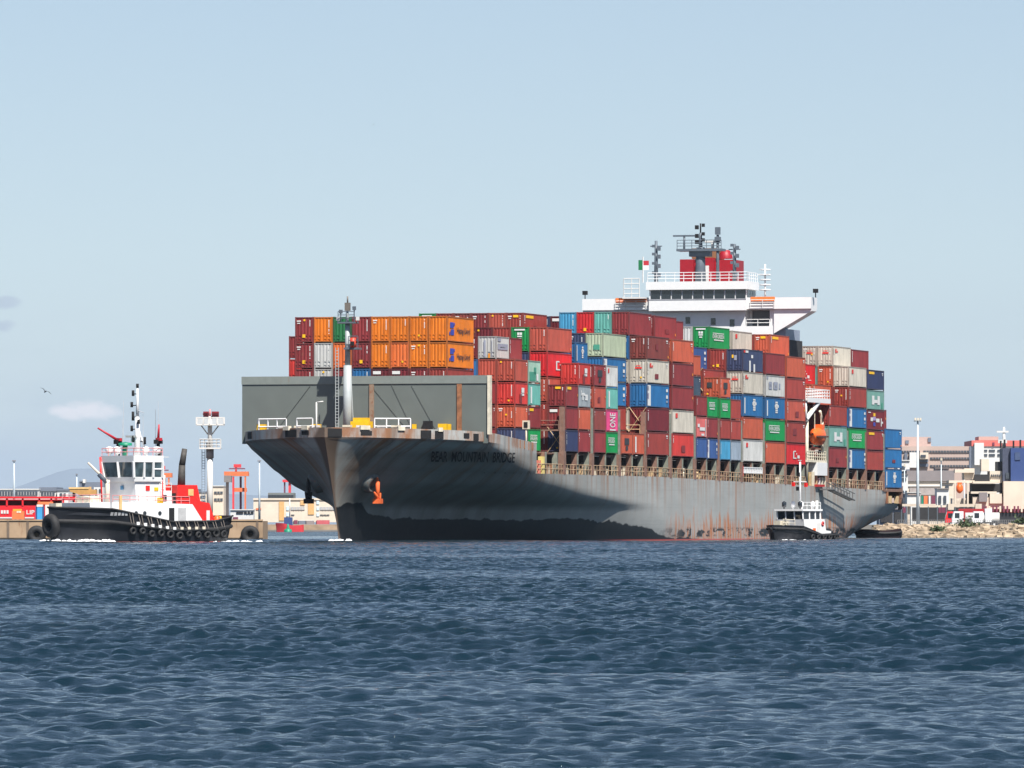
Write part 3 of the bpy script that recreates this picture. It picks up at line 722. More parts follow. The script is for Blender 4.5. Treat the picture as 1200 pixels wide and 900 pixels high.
def container(l, q, z, L, Hh, cname, spec, label):
    """one container: the first of each size is built, the rest are copies of it and of its parts"""
    key = (L, Hh)
    if key not in _proto:
        o = bpy.data.objects.new('shipping_container', shell_mesh(L, Hh, 'body')); C.objects.link(o)
        for kind, nm in (('frame', 'frame'), ('door', 'door_gear')):
            c = bpy.data.objects.new(nm, shell_mesh(L, Hh, kind)); C.objects.link(c); c.parent = o
        _proto[key] = o
    else:
        src = _proto[key]; o = src.copy(); C.objects.link(o)
        for ch in src.children:
            if ch.name.startswith('marking'): continue
            c = ch.copy(); C.objects.link(c); c.parent = o
    o.location = SHIP_M @ Vector((l, -q, z)); o.rotation_euler = (0, 0, SHIP_RZ)
    r, g, b = COL[cname]; j = 1 + rs.uniform(-.11, .09)
    o.color = srgb(r, g, b, .62 * j)
    for ch in o.children:
        if ch.name.startswith('door'): ch.color = srgb(r, g, b, .62 * j)
        if ch.name.startswith('frame'): o2 = srgb(r, g, b, .46 * j); ch.color = (o2[0]*.8 + .02, o2[1]*.8 + .012, o2[2]*.8 + .01, 1)
    mk = list(SPEC[spec]) if spec else []
    if spec in (None, 'YT', 'RW', 'DK', 'CAP', 'YB'): mk += code_marks(rs)
    if mk: put_marks(o, L, Hh, mk)
    tag(o, label, 'container', 'shipping containers stacked on the ship')
    return o

LF = dict(A=17.6, B=29.8, C=36.4, D=52.3, E=66.6, F=80.8, G=94.8, H=108.8, I=122.7, J=136.7, K=150.4, M=164.4, N=177.8, O=205.8, P=219.5, Q=232.2, R=245.2)
BAYNAME = dict(A='bow block behind the grey wall', B='short bay behind the bow block', C='bay over the bulwark end', D='second bay aft of the bulwark end', E='third bay aft of the bulwark end', F='bay with one low outer tier',
               G='ninth bay ahead of the bridge', H='seventh bay ahead of the bridge', I='sixth bay ahead of the bridge', J='fourth bay ahead of the bridge', K='third bay ahead of the bridge', M='second bay ahead of the bridge',
               N='bay right before the bridge', O='first bay behind the bridge', P='second bay behind the bridge', Q='third bay behind the bridge', R='sternmost bay')
BAYNAME.update(G='bay seven ahead of the bridge', H='bay six ahead of the bridge', I='bay five before the bridge', J='bay four ahead of the bridge', K='bay three ahead of the bridge', M='bay two ahead of the bridge', N='bay just ahead of the bridge',
               O='bay just behind the bridge', P='second bay behind the bridge', Q='third bay behind the bridge', D='first bay past the bulwark', E='second bay past the bulwark', F='third bay past the bulwark')
def base_z(l): return 11.75 - max(0, l - 100) * 0.0078
def pitch40(l): return float(np.interp(l, [0, 150, 185, 225, 260], [3.27, 3.24, 3.20, 3.14, 3.1]))
def stack(bay, row, size, cols, t0=1, q=None, base=None, who=None):
    """cols: bottom to top from tier t0; 'name' or 'name/SPEC' or '.'"""
    l = LF[bay]; L = 12.19 if size == '40' else 6.06
    if size == 'b20': l += 6.35
    if q is None: q = 16.1 - 2.48 * row - 1.24
    zb = base_z(l) if base is None else base; p = pitch40(l) if size == '40' else 2.94
    n = t0 + len(cols) - 1
    for i, c in enumerate(cols):
        if c == '.': continue
        nm, _, sp = c.partition('/'); t = t0 + i
        tname = 'topmost' if t == n else TIER[t - 1]
        rname = who or ('outer row' if row == 0 else ORD[row] + ' row in')
        half = {'40': '', 'f20': 'short ', 'b20': 'short '}[size]; end = {'40': '', 'f20': ', fore half', 'b20': ', aft half'}[size] if row < 11 else ''
        words = ' '.join(x for x in (CNAME[nm], half + 'container', SPECWORD.get(sp, ''), tname + ',', rname + ',', BAYNAME[bay] + end) if x)
        w = words.split()
        if len(w) > 16: words = ' '.join(x for x in (CNAME[nm], half + 'container', tname + ',', rname + ',', BAYNAME[bay] + end) if x)
        container(l, q, zb + (t - 1) * p, L, p - .01, nm, sp or None, words)

# bow block: eight across, port side is the last
A = [('t3', ['maroon', 'white', 'maroon/YB', 'blue', 'dmaroon/HB', 'dmaroon/HB', 'maroon/YB', 'rbrown']),
     ('t4', ['maroon/YB', 'white', 'dorange', 'maroon/YB', 'orange', 'dorange', 'orange', 'orange/HL']),
     ('t5', ['maroon/YB', 'orange', 'dgreen', 'maroon', 'orange', 'orange', 'orange', 'orange/HL'])]
for i in range(8):
    q = -10 + 2.5 * i + 1.25
    for k, (_, cs) in enumerate(A):
        nm, _, sp = cs[i].partition('/')
        pos = ['leftmost', 'second from left', 'third from left', 'fourth from left', 'fourth from right', 'third from right', 'second from right', 'rightmost'][i]
        tn = ['third from top', 'second from top', 'topmost'][k]
        lb = f"{CNAME[nm]} container, {tn}, {pos} in the block above the grey wall"
        if sp == 'HL': lb = f"{CNAME[nm]} container with dark lettering, {tn} at the bow block's port edge"
        container(17.6, q, 12.15 + (k + 2) * 3.27, 12.19, 3.26, nm, sp or None, lb)
for i in (0, 7):
    for k in (0, 1): container(17.6, -8.75 + 2.5*i, 12.15 + k*3.27, 12.19, 3.26, 'maroon', None, f"maroon container low in the bow block at its {'left' if i == 0 else 'right'} end, {'bottom' if k == 0 else 'second'} tier")

stack('B', 2, 'f20', ['maroon', 'brown', 'maroon'])
stack('B', 3, 'f20', ['maroon', 'brown', 'maroon', 'blue'])
stack('B', 11, 'f20', ['maroon', 'rbrown', 'maroon', 'tomato', 'maroon'], q=-13.35, who='starboard edge')
stack('C', 1, 'f20', ['navy', 'osalm', 'tomato/RW', 'salmon'])
stack('C', 1, 'b20', ['green/EVER', 'maroon/YT', 'teal/TL', 'pteal/MK'])
stack('C', 2, 'f20', ['brown', 'salmon', 'maroon', 'salmon', 'white/REEF'])
stack('C', 2, 'b20', ['brown', 'salmon', 'maroon', 'brown', 'maroon'])
stack('C', 3, 'f20', ['maroon', 'brown', 'maroon', 'blue', 'maroon'])
stack('D', 0, 'f20', ['dnavy', 'maroon/HB', 'maroon/YT'])
stack('D', 0, 'b20', ['maroon', 'osalm', 'grey/GL', 'tomato/RW'])
stack('D', 1, '40', ['brown', 'rbrown', 'salmon', 'red/SUD', 'salmon'])
stack('D', 2, '40', ['dmaroon', 'brown', 'rbrown', 'navy', 'green/EVER'])
stack('D', 3, '40', ['maroon', 'brown', 'maroon', 'maroon', 'rbrown'])
stack('D', 4, '40', ['maroon', 'brown', 'maroon', 'maroon', 'dmaroon'])
stack('E', 0, 'f20', ['maroon', 'brown', 'salmon', 'maroon/DK'])
stack('E', 0, 'b20', ['green/EVER', 'pink/ONE', 'teal/TL', 'white/CAPR'])
stack('E', 1, 'f20', ['brown', 'maroon', 'blue', 'slate', 'blue/VERT'])
stack('E', 1, 'b20', ['brown', 'maroon', 'blue', 'slate'])
stack('F', 0, 'f20', ['osalm/DK']); stack('F', 0, 'b20', ['osalm/TL'])
stack('F', 1, '40', ['rbrown', 'rbrown', 'blue/PS', 'blue/PS', 'lgreen/LG'])
stack('F', 2, '40', ['brown', 'brown', 'maroon', 'blue', 'navy'])
stack('G', 0, '40', ['rbrown', 'dmaroon', 'blue/PS', 'beige/CAP', 'brown'])
stack('G', 1, '40', ['brown', 'beige', 'maroon', 'beige', 'blue', 'maroon'])
for r_, c_ in ((2, 'teal'), (3, 'red/YB'), (4, 'sky')):
    stack('G', r_, '40', ['brown', 'maroon', 'brown', 'maroon', 'brown', c_])
for r_, c_ in ((5, 'rbrown'), (6, 'maroon')):
    stack('G', r_, '40', ['brown', 'maroon', 'rbrown', 'maroon', c_])
for r_, c_ in ((7, 'rbrown/YT'), (8, 'salmon'), (9, 'maroon'), (10, 'brown/YB'), (11, 'rbrown'), (12, 'green/EVER')):
    stack('G', r_, '40', ['maroon', c_], t0=5) if r_ < 12 else stack('G', r_, '40', ['brown', 'maroon', 'brown', 'maroon', 'brown', c_])
stack('H', 0, '40', ['tomato', 'beige/CAPR', 'maroon', 'maroon', 'osalm'])
stack('H', 1, '40', ['brown', 'maroon', 'brown', 'maroon', 'rbrown', 'maroon/YB'])
stack('H', 6, '40', ['dmaroon/HB'], t0=6); stack('H', 7, '40', ['navy'], t0=6)
stack('I', 0, 'f20', ['dblue', 'pred/PD', 'maroon']); stack('I', 0, 'b20', ['dblue/PS', 'maroon', 'green/EVER'])
stack('I', 1, 'f20', ['maroon', 'brown', 'maroon', 'slate', 'osalm']); stack('I', 1, 'b20', ['brown', 'maroon', 'brown', 'slate', 'osalm'])
stack('I', 2, '40', ['brown', 'maroon', 'brown', 'maroon', 'brown', 'maroon'])
stack('J', 0, 'f20', ['sky', 'rbrown', 'green/EVER', 'osalm/DK']); stack('J', 0, 'b20', ['lblue', 'rbrown', 'rbrown'])
stack('J', 1, '40', ['brown', 'maroon', 'brown', 'rbrown'])
stack('J', 2, '40', ['brown', 'maroon', 'brown', 'rbrown', 'dblue/PS'])
stack('K', 0, '40', ['white/CAPR', 'osalm', 'blue/VERT', 'beige/CAP', 'navy/NM'])
stack('K', 1, '40', ['brown', 'maroon', 'brown', 'maroon', 'rbrown/YB'])
stack('K', 2, '40', ['brown', 'maroon', 'brown', 'maroon', 'maroon/YB', 'green/EVER'])
stack('K', 3, '40', ['brown', 'maroon', 'brown', 'maroon', 'maroon', 'white'])
stack('M', 0, '40', ['osalm', 'green/EVER', 'blue/VERT', 'white/GM', 'maroon'])
stack('M', 1, '40', ['brown', 'maroon', 'brown', 'white', 'brown'])
stack('M', 2, '40', ['brown', 'maroon', 'brown', 'maroon', 'rbrown', 'beige/CAPR'])
stack('N', 0, '40', ['red/SUD', 'rbrown', 'salmon', 'rbrown', 'osalm'])
stack('N', 1, '40', ['brown', 'maroon', 'brown', 'maroon', 'rbrown', 'osalm/YT'])
stack('N', 2, '40', ['brown', 'maroon', 'brown', 'maroon', 'rbrown', 'rbrown'])
stack('O', 0, '40', ['maroon', 'steal/H', 'rbrown'])
stack('O', 1, '40', ['brown', 'maroon', 'brown', 'osalm'])
stack('O', 2, '40', ['brown', 'maroon', 'brown', 'osalm/CAP', 'red/SUD'])
stack('P', 0, '40', ['blue/PS', 'green/EVER', 'blue/PS', 'rbrown', 'beige/CAPR'])
stack('P', 1, '40', ['brown', 'maroon', 'brown', 'maroon', 'osalm', 'beige/CAP'])
stack('P', 2, '40', ['brown', 'maroon', 'brown', 'maroon', 'steal', 'beige/CAP'])
stack('P', 3, '40', ['brown', 'maroon', 'brown', 'maroon', 'brown', 'dmaroon/HB'])
stack('Q', 0, '40', ['rbrown', 'maroon/YT', 'dmaroon/EMB', 'steal/H', 'dnavy/YT'])
stack('Q', 1, '40', ['brown', 'maroon', 'brown', 'maroon', 'brown', 'maroon'])
stack('R', 0, '40', ['blue/VERT', 'blue', 'blue'], base=8.05)
stack('R', 1, '40', ['brown', 'maroon', 'brown', 'maroon'], base=8.05)
# ------------------------------------------------------------------ ship: hatches, lashing bridges, rails
def sp(name, k, m, parent=None): return k.build(name, m, parent or ship)
order = ['C', 'D', 'E', 'F', 'G', 'H', 'I', 'J', 'K', 'M', 'N', 'O', 'P', 'Q']
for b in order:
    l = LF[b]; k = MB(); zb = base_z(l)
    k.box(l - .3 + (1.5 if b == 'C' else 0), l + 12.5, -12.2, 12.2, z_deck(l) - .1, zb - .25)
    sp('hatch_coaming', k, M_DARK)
    for dl, mm in ((.25, M_POST), (5.7, M_POST), (6.5, M_POSTG), (11.9, M_POSTG)):
        if b == 'C' and dl < 2: continue
        k = MB(); k.box(l + dl - .22, l + dl + .22, -15.95, -15.3, z_deck(l) - .05, zb - .03); sp('stack_pedestal', k, mm)
    k = MB(); k.box(l + (1.6 if b == 'C' else -.1), l + 12.3, -15.6, -12.2, zb - .24, zb - .1); sp('hatch_edge_girder', k, M_POST)
for i, b in enumerate(order[1:] + ['R']):
    l = LF[b]; zb = base_z(l); c = l - .95; top = zb + 5.9
    k = MB()
    for y0, y1 in ((-16.15, -15.35),):
        k.box(c - .42, c + .42, y0, y1, z_deck(l) - .05, zb - .02)
    lb_ = sp('lashing_bridge', k, M_POST)
    k = MB()
    for y0, y1 in ((-16.1, -15.5),):
        k.box(c - .36, c + .36, y0, y1, zb - .02, top)
    sp('upright', k, M_POSTG if i % 3 else M_POST, lb_)
    k = MB(); k.box(c - .4, c + .4, -15.4, 15.4, zb + 2.75, zb + 2.95); k.rail([(c - .38, -15.4, zb + 2.95), (c - .38, 15.4, zb + 2.95)], 1.15, .05, 2.5, 2)
    sp('catwalk', k, M_POST if b != 'G' else M_TAN, lb_)
# lashing rods in front of boxes left open
for b, t0, rows_ in (('G', 1, (0, 1)), ('D', 0, (0,)), ('J', 3, (1,))):
    l = LF[b]; zb = base_z(l); k = MB()
    for r_ in rows_:
        q0 = 16.0 - 2.48 * r_; q1 = q0 - 2.4
        z0, z1 = zb + t0 * 3.27, zb + (t0 + 1) * 3.27
        k.tube((l - .12, -q0, z0), (l - .12, -q1, z1), .05, n=4); k.tube((l - .12, -q1, z0), (l - .12, -q0, z1), .05, n=4)
    sp('lashing_rod', k, M_TAN)
k = MB()
k.rail([(38, -16.0, z_deck(40)), (100, -16.0, z_deck(100)), (190, -16.0, z_deck(190))], 1.25, .055, 1.5, 2)
k.rail([(205, -16.0, z_deck(205)), (246.5, -16.0, z_deck(246))], 1.25, .055, 1.5, 2)
sp('deck_rail', k, mat('rail_worn_tan', (.34, .24, .15, 1), .7, var=.5, scale=.3, rust=.6))
k = MB(); k.rail([(38, 16.0, z_deck(40)), (100, 16.0, z_deck(100)), (246, 16.0, z_deck(246))], 1.25, .055, 1.5, 2); sp('deck_rail', k, M_TAN)
rd = random.Random(5)
for i in range(92):
    l = 39.5 + i * 2.26 + rd.uniform(-.6, .6)
    if 188 < l < 206: continue
    z = z_deck(l) - .05; w = rd.uniform(.3, 1.1); hh = rd.uniform(.6, 1.35)
    m = rd.choice([M_TAN, M_CREAM, M_CREAM, M_POST, M_POSTG, M_TAN, M_RUSTY])
    k = MB(); q = rd.uniform(14.6, 15.4)
    if rd.random() < .3:
        k.tube((l, -q, z), (l, -q, z + hh), .22, n=8); k.lathe([(.22, 0), (.36, .1), (.36, .3), (0.01, .42)], (l, -q, z + hh), 10); sp('deck_ventilator', k, m)
    else:
        k.box(l - w/2, l + w/2, -q - .35, -q + .35, z, z + hh); k.box(l - w/2 - .04, l + w/2 + .04, -q - .39, -q + .39, z + hh, z + hh + .06); sp('deck_box', k, m)
for l, m in ((39.6, mat('locker_red_white', srgb(225, 130, 110, .85), .6, var=.5, scale=3)), (41.4, mat('pale_yellow_post', srgb(235, 215, 130, .85), .6))):
    k = MB(); k.box(l - .5, l + .5, -16.0, -15.4, 8.85, 11.1 if l > 40 else 10.6); sp('pilot_ladder_box', k, m)
# accommodation ladder stowed flat along the rail
k = MB()
for z in (9.75, 10.5): k.box(151.0, 162.6, -16.05, -15.9, z, z + .14)
for i in range(12): k.box(151.2 + i*1.0, 151.4 + i*1.0 + .35, -16.02, -15.93, 9.8, 10.5)
sp('stowed_ladder', k, M_WHITE)
k = MB(); k.box(149.9, 150.8, -16.05, -15.6, 9.3, 10.8); sp('ladder_winch', k, mat('winch_red', srgb(190, 35, 35, .8), .6))

# ------------------------------------------------------------------ bridge
BL = 191.6; QC = -1.3
def BB(l0, l1, q0, q1, z0, z1): return (l0, l1, -q1, -q0, z0, z1)
k = MB(); k.box(*BB(BL + 1.2, 203.6, -13.5, 6.2, 8.5, 34.52)); k.box(*BB(BL + 1.2, 203.6, 6.2, 10.6, 8.5, 32.0)); k.box(*BB(BL + 4.2, 203.6, 6.2, 10.4, 32.0, 34.6))
house = sp('accommodation_block', k, M_WHITE)
k = MB(); k.box(*BB(BL + 1.4, BL + 4.2, 9.95, 10.55, 32.0, 34.5)); sp('balcony_pillar', k, M_WHITE, house)
k = MB(); k.box(*BB(BL + 4.12, BL + 4.19, 6.6, 9.2, 32.05, 34.4)); sp('balcony_door', k, mat('recess_grey', (.12, .13, .14, 1), .5), house)
k = MB(); k.rail([(BL + 1.3, -6.3, 32.0), (BL + 1.3, -9.9, 32.0)], 1.0, .05, 1.2, 2); sp('balcony_rail', k, M_WHITE, house)
for q, z in ((-7.5, 33.0), (-2.6, 33.0), (1.3, 32.8), (4.2, 32.6), (-9.6, 33.0), (-6, 30.2), (0, 30.0)):
    k = MB(); k.box(*BB(BL + 1.12, BL + 1.21, q - .35, q + .35, z - .55, z + .45)); sp('cabin_window', k, M_GLASS, house)
k = MB(); k.box(*BB(BL + 2, 203, 10.62, 12.2, 26.0, 31.6)); sp('wing_post', k, mat('post_blue_grey', srgb(150, 160, 178, .8), .5), house)
# wheelhouse
wl0 = BL - .1
k = MB()
k.box(*BB(wl0, BL + 6.5, -8.3, 6.6, 34.35, 36.05)); k.box(*BB(wl0 + .25, BL + 6.5, -8.3, 6.6, 36.05, 37.5)); k.box(*BB(wl0 - .25, BL + 6.8, -8.7, 7.0, 37.5, 38.7))
wh = sp('wheelhouse', k, M_WHITE)
for i in range(9):
    q0 = -8.1 + i * 1.64; k = MB(); k.box(*BB(wl0 + .12, wl0 + .2, q0 + .08, q0 + 1.5, 36.12, 37.4)); sp('bridge_window', k, M_GLASS, wh)
for i in range(3):
    k = MB(); k.box(wl0 + .8 + i*1.8, wl0 + 2.3 + i*1.8, -6.66, -6.61, 36.1, 37.4); sp('bridge_window', k, M_GLASS, wh)
k = MB(); k.box(*BB(wl0 - .06, wl0 + .2, -8.32, 6.62, 35.98, 36.1)); sp('window_sill', k, mat('sill_grey', srgb(170, 172, 178, .8), .5), wh)
# wings
k = MB()
for a_, b_, tip, root in ((-18.8, -8.3, -18.8, -13.55), (6.6, 16.4, 16.4, 10.65)):
    k = MB(); e_ = 16.25 if tip > 0 else -18.8
    k.box(*BB(BL + .6, BL + .75, a_, b_, 34.55, 36.25)); k.box(*BB(BL + .75, BL + 4.6, a_, b_, 34.5, 34.75)); k.box(*BB(BL + 4.6, BL + 4.75, a_, b_, 34.5, 36.25)); k.box(*BB(BL + .75, BL + 4.6, e_, e_ + .15, 34.75, 36.25))
    pl_ = [(-tip, 34.5), (-tip, 34.2), (-root, 30.9), (-root, 34.5)]
    k.prism(pl_ if tip < 0 else pl_[::-1], 'x', BL + 1.0, BL + 4.3); wing = sp('bridge_wing', k, M_WHITE)
for q0, q1 in ((-13.6, -8.8), (7.2, 10.9)):
    k = MB(); k.box(*BB(BL + .45, BL + .58, q0, q1, 35.7, 36.35)); sp('wind_dodger', k, mat('dodger_orange', srgb(250, 130, 60, .85), .6), wing)
    k = MB(); k.rail([(BL + .3, -q0, 34.7), (BL + .3, -q1, 34.7)], 1.2, .05, 1.3, 3); sp('wing_rail', k, M_WHITE_W, wing)
for q in (-18.6, 16.9):
    k = MB(); k.tube((BL + 1.5, -q, 36.2), (BL + 1.5, -q, 37.0), .08, n=6); k.cbox((BL + 1.5, -q, 37.2), (.6, .7, .6)); sp('search_light', k, M_BLACK, wing)
k = MB(); k.rail([(wl0, 8.5, 38.7), (wl0, -6.8, 38.7), (BL + 6.5, -6.8, 38.7)], 1.35, .05, 1.3, 3); sp('roof_rail', k, M_WHITE, wh)
k = MB()
for i in range(5): k.torus((BL + 1, -9.3, 37.4 + i*.75), .8, .09, (0, 0, 1), 12, 5)
k.tube((BL + 1, -9.3, 34.7), (BL + 1, -9.3, 41.2), .13, n=6); k.box(BL + .2, BL + 1.8, -10, -8.4, 39.6, 39.75); sp('wing_ladder', k, M_WHITE, wh)
k = MB(); k.rail([(BL - .8, 9.6, 36.2), (BL - .8, 12.0, 36.2)], 3.0, .07, .8, 4); k.box(BL - .9, BL + 1.5, 8.75, 12.2, 36.2, 36.4); sp('side_stair', k, M_WHITE_W, wh)
# radar mast on the wheelhouse roof
rl, rq = BL + 5.0, -1.6
k = MB(); k.tube((rl, -rq, 38.6), (rl, -rq, 44.0), .85, .65, n=12); k.tube((rl, -rq, 44.0), (rl, -rq, 46.2), .32, .2, n=8); rm = sp('radar_mast', k, M_MASTD)
k = MB(); k.box(rl - 1.4, rl + 1.2, -rq - 3.6, -rq + 3.4, 43.4, 43.75); k.box(rl - .8, rl + .8, -rq - 1.6, -rq + 1.6, 42.6, 43.4); k.rail([(rl - 1.3, -rq - 3.5, 43.75), (rl - 1.3, -rq + 3.3, 43.75)], 1.3, .05, 1.0, 3); sp('mast_platform', k, M_MASTD, rm)
k = MB(); k.tube((rl - .5, -rq + 2.4, 43.7), (rl - .5, -rq + 2.4, 45.6), .16, n=6); k.box(rl - .7, rl - .4, -rq + .7, -rq + 4.1, 45.6, 45.85); sp('radar_scanner', k, M_MASTD, rm)
k = MB(); k.box(rl - .9, rl - .6, -rq - 3.2, -rq - .9, 44.6, 44.95); k.tube((rl - .75, -rq - 2, 43.7), (rl - .75, -rq - 2, 44.6), .2, n=6); sp('radar_scanner', k, M_WHITE_W, rm)
k = MB(); k.tube((rl, -rq, 46.0), (rl, -rq, 47.6), .12, n=6)
for z in (44.8, 45.7, 47.0): k.cbox((rl - .3, -rq + .5, z), (.5, .5, .6)); k.cbox((rl - .3, -rq - .5, z + .3), (.4, .4, .5))
sp('signal_lamp', k, M_BLACK, rm)
k = MB(); k.tube((rl - 1, -rq - 2.9, 38.6), (rl - 1, -rq - 2.9, 45.8), .28, .2, n=8); k.cbox((rl - 1, -rq - 2.9, 46.4), (.7, .7, 1.1)); k.cbox((rl - 1, -rq - 2.9, 45.2), (.8, .8, .6)); sp('lamp_post', k, M_MASTD, rm)
for q, top, m in ((-8.1, 45.0, M_MASTD), (4.0, 44.4, M_MASTD)):
    k = MB(); k.tube((BL + 3.5, -q, 38.6), (BL + 3.5, -q, top), .33, .22, n=8)
    for z in (39.8, 41.2, 42.6, 43.8): k.cbox((BL + 3.3, -q - .45, z), (.5, .5, .6)); k.cbox((BL + 3.3, -q + .35, z + .4), (.4, .4, .4))
    k.box(BL + 3.4, BL + 3.6, -q - .9, -q + .9, top - .9, top - .75); sp('light_pole', k, m)
k = MB(); k.tube((BL + 3, 10.0, 38.7), (BL + 3, 10.0, 42.6), .1, n=5); fp = sp('flag_staff', k, M_WHITE_W)
for z0, z1, y0, y1, m in ((40.6, 42.1, 10.0, 10.7, mat('flag_green', srgb(20, 120, 70, .8), .8)), (41.3, 42.0, 9.1, 10.0, mat('flag_red', srgb(200, 50, 60, .8), .8)), (40.6, 41.3, 9.1, 10.0, mat('flag_white', srgb(240, 240, 240, .8), .8))):
    k = MB(); k.box(BL + 2.95, BL + 3.0, y0, y1, z0, z1); sp('flag', k, m, fp)
# funnel
k = MB(); fl, fq = 207.0, -2.4
k.box(*BB(fl - 3.2, fl + 3.2, fq - 4.2, fq - 2.1, 30, 42.5)); k.box(*BB(fl - 2.6, fl + 3.2, fq - 2.1, fq - 1.4, 30, 41.9)); k.box(*BB(fl - 3.4, fl + 3.2, fq - 1.4, fq + 1.1, 30, 42.7)); k.box(*BB(fl - 2.7, fl + 3.2, fq + 1.1, fq + 1.6, 30, 42.1)); k.box(*BB(fl - 3.0, fl + 3.2, fq + 1.6, fq + 4.2, 30, 42.4)); fn = sp('funnel', k, M_FUNNEL)
k = MB(); k.lathe([(1.1, 0), (1.05, .5), (.7, 1.2), (.5, 1.3)], (fl - 1.5, -fq - 2.5, 42.6), 12); sp('uptake', k, M_FUNNEL, fn)
k = MB(); k.box(*BB(fl - 2.2, fl + 2.2, fq - 2.6, fq + 1.4, 42.6, 44.2)); sp('uptake', k, mat('soot_brown', srgb(150, 105, 70, .7), .8), fn)
k = MB(); k.box(*BB(fl - 3.75, fl - 3.42, fq - .4, fq + .4, 31, 41.5)); sp('funnel_pipe', k, M_WHITE_W, fn)
# boat deck on the port side
k = MB(); k.box(*BB(191.0, 203.8, 10.7, 12.4, 8.5, 30)); sp('casing', k, M_DARK)  # near-black wall stands in for the shaded inside of the boat station
k = MB(); k.box(190.6, 205.6, -16.3, -12.4, 20.85, 21.25); k.box(190.6, 205.6, -16.35, -16.25, 20.6, 21.3); bd = sp('boat_deck', k, M_WHITE)
k = MB(); k.rail([(190.8, -12.5, 21.25), (190.8, -16.2, 21.25), (205.5, -16.2, 21.25), (205.5, -12.5, 21.25)], 1.35, .06, 1.6, 3); sp('boat_deck_rail', k, M_WHITE, bd)
k = MB(); k.tube((199.0, -16.0, 20.7), (191.0, -15.9, 18.0), .38, .38, n=6); k.tube((191, -15.9, 18.0), (191, -15.9, 20.8), .2, n=6); sp('deck_bracket', k, M_WHITE, bd)
k = MB(); k.tube((192.0, -15.8, 8.2), (192.0, -15.8, 18.2), .28, n=8); k.tube((192, -15.8, 18.2), (194.5, -16.0, 19.6), .2, n=6); sp('boat_davit', k, M_CREAM)
k = MB(); k.tube((202.3, -15.8, 12.2), (202.3, -15.8, 17.8), .22, n=6); k.tube((202.3, -15.8, 17.8), (200, -16, 19.4), .2, n=6)
sp('boat_davit', k, M_CREAM)
k = MB(); k.box(191.2, 204.2, -16.1, -12.5, 11.7, 12.05); k.rail([(191.3, -16.0, 12.05), (203.8, -16.0, 12.05)], 1.3, .06, 1.3, 3); sp('embarkation_deck', k, M_CREAM)
k = MB(); k.box(197.2, 203.8, -16.25, -14.0, 9.75, 11.7); sp('white_locker', k, M_WHITE)
k = MB(); k.box(193.5, 196.5, -15.9, -14.5, 12.05, 13.3); sp('winch_house', k, M_CREAM)
for i in range(7):
    l = 192.5 + i * 1.9; k = MB(); k.box(l, l + .5, -15.9, -15.4, z_deck(l) - .05, z_deck(l) + rd.uniform(1.2, 2.6)); sp('deck_post', k, rd.choice([M_YELLOW, M_CREAM, M_TAN, M_WHITE_W]))
# the lifeboat hangs at its davits
def loft(secs, n=10):
    """secs: (x, half width, z keel, z gunwale, z top) closed rings"""
    rows = []
    for x, b, zk, zg, zt in secs:
        ring = []
        for i in range(n + 1):
            a = math.pi * i / n - math.pi / 2
            y = b * math.cos(a); z = (zg + (zg - zk) * math.sin(a)) if a < 0 else (zg + (zt - zg) * math.sin(a))
            ring.append((x, y, z))
        for i in range(n, -1, -1): ring.append((x, -ring[i][1], ring[i][2]))
        rows.append(ring)
    return rows
lb = thing('lifeboat', 'orange enclosed lifeboat hanging at the side of the container ship below the bridge', 'lifeboat', SHIP_M @ Vector((195.2, -16.0, 14.2)), SHIP_RZ)
LBS = [(0, .15, 1.5, 1.7, 1.9), (.6, .6, .7, 1.5, 2.3), (1.4, .9, .2, 1.4, 2.6), (3.0, 1.0, 0, 1.4, 2.7), (4.8, .95, .05, 1.4, 2.7), (5.8, .7, .5, 1.5, 2.5), (6.3, .4, .9, 1.6, 2.2)]
k = MB(); k.grid(loft(LBS), True); k.build('boat_shell', M_ORANGE, lb)
k = MB(); k.box(.4, 6.1, -1.04, 1.04, 1.25, 1.5); k.build('rubbing_strake', mat('strake_dark', (.1, .04, .03, 1), .7), lb)
k = MB(); k.box(3.4, 5.2, -.6, .6, 2.5, 3.2); k.build('conning_cabin', M_ORANGE, lb)
k = MB(); k.tube((1.2, 0, 2.4), (1.2, 0, 4.8), .07, n=5); k.tube((5.4, 0, 2.4), (5.4, 0, 4.8), .07, n=5); k.build('fall_wire', M_CREAM, lb)
# pilot gangway rigged outside the hull
g = MB()
gp0, gp1 = Vector((199.5, -17.1, 7.7)), Vector((214.8, -17.2, 6.1))
g.tube(gp0, gp1, .12, n=5); g.tube(gp0 + Vector((0, -.8, 0)), gp1 + Vector((0, -.8, 0)), .12, n=5)
g.tube(gp0 + Vector((0, 0, 1)), gp1 + Vector((0, 0, 1)), .07, n=5); g.tube(gp0 + Vector((0, -.8, 1)), gp1 + Vector((0, -.8, 1)), .07, n=5)
for i in range(24):
    p = gp0.lerp(gp1, i / 23); g.cbox(p + Vector((0, -.4, 0)), (.45, .9, .08))
    if i % 3 == 0: g.tube(p, p + Vector((0, 0, 1)), .06, n=4); g.tube(p + Vector((0, -.8, 0)), p + Vector((0, -.8, 1)), .06, n=4)
g.box(198.4, 201.2, -18.1, -16.2, 7.55, 7.75)
sp('gangway', g, mat('gangway_grey', (.12, .12, .12, 1), .6))
k = MB(); k.box(196.2, 201.0, -16.5, -16.0, 8.05, 8.4); sp('gangway_platform', k, MATS['winch_red'])
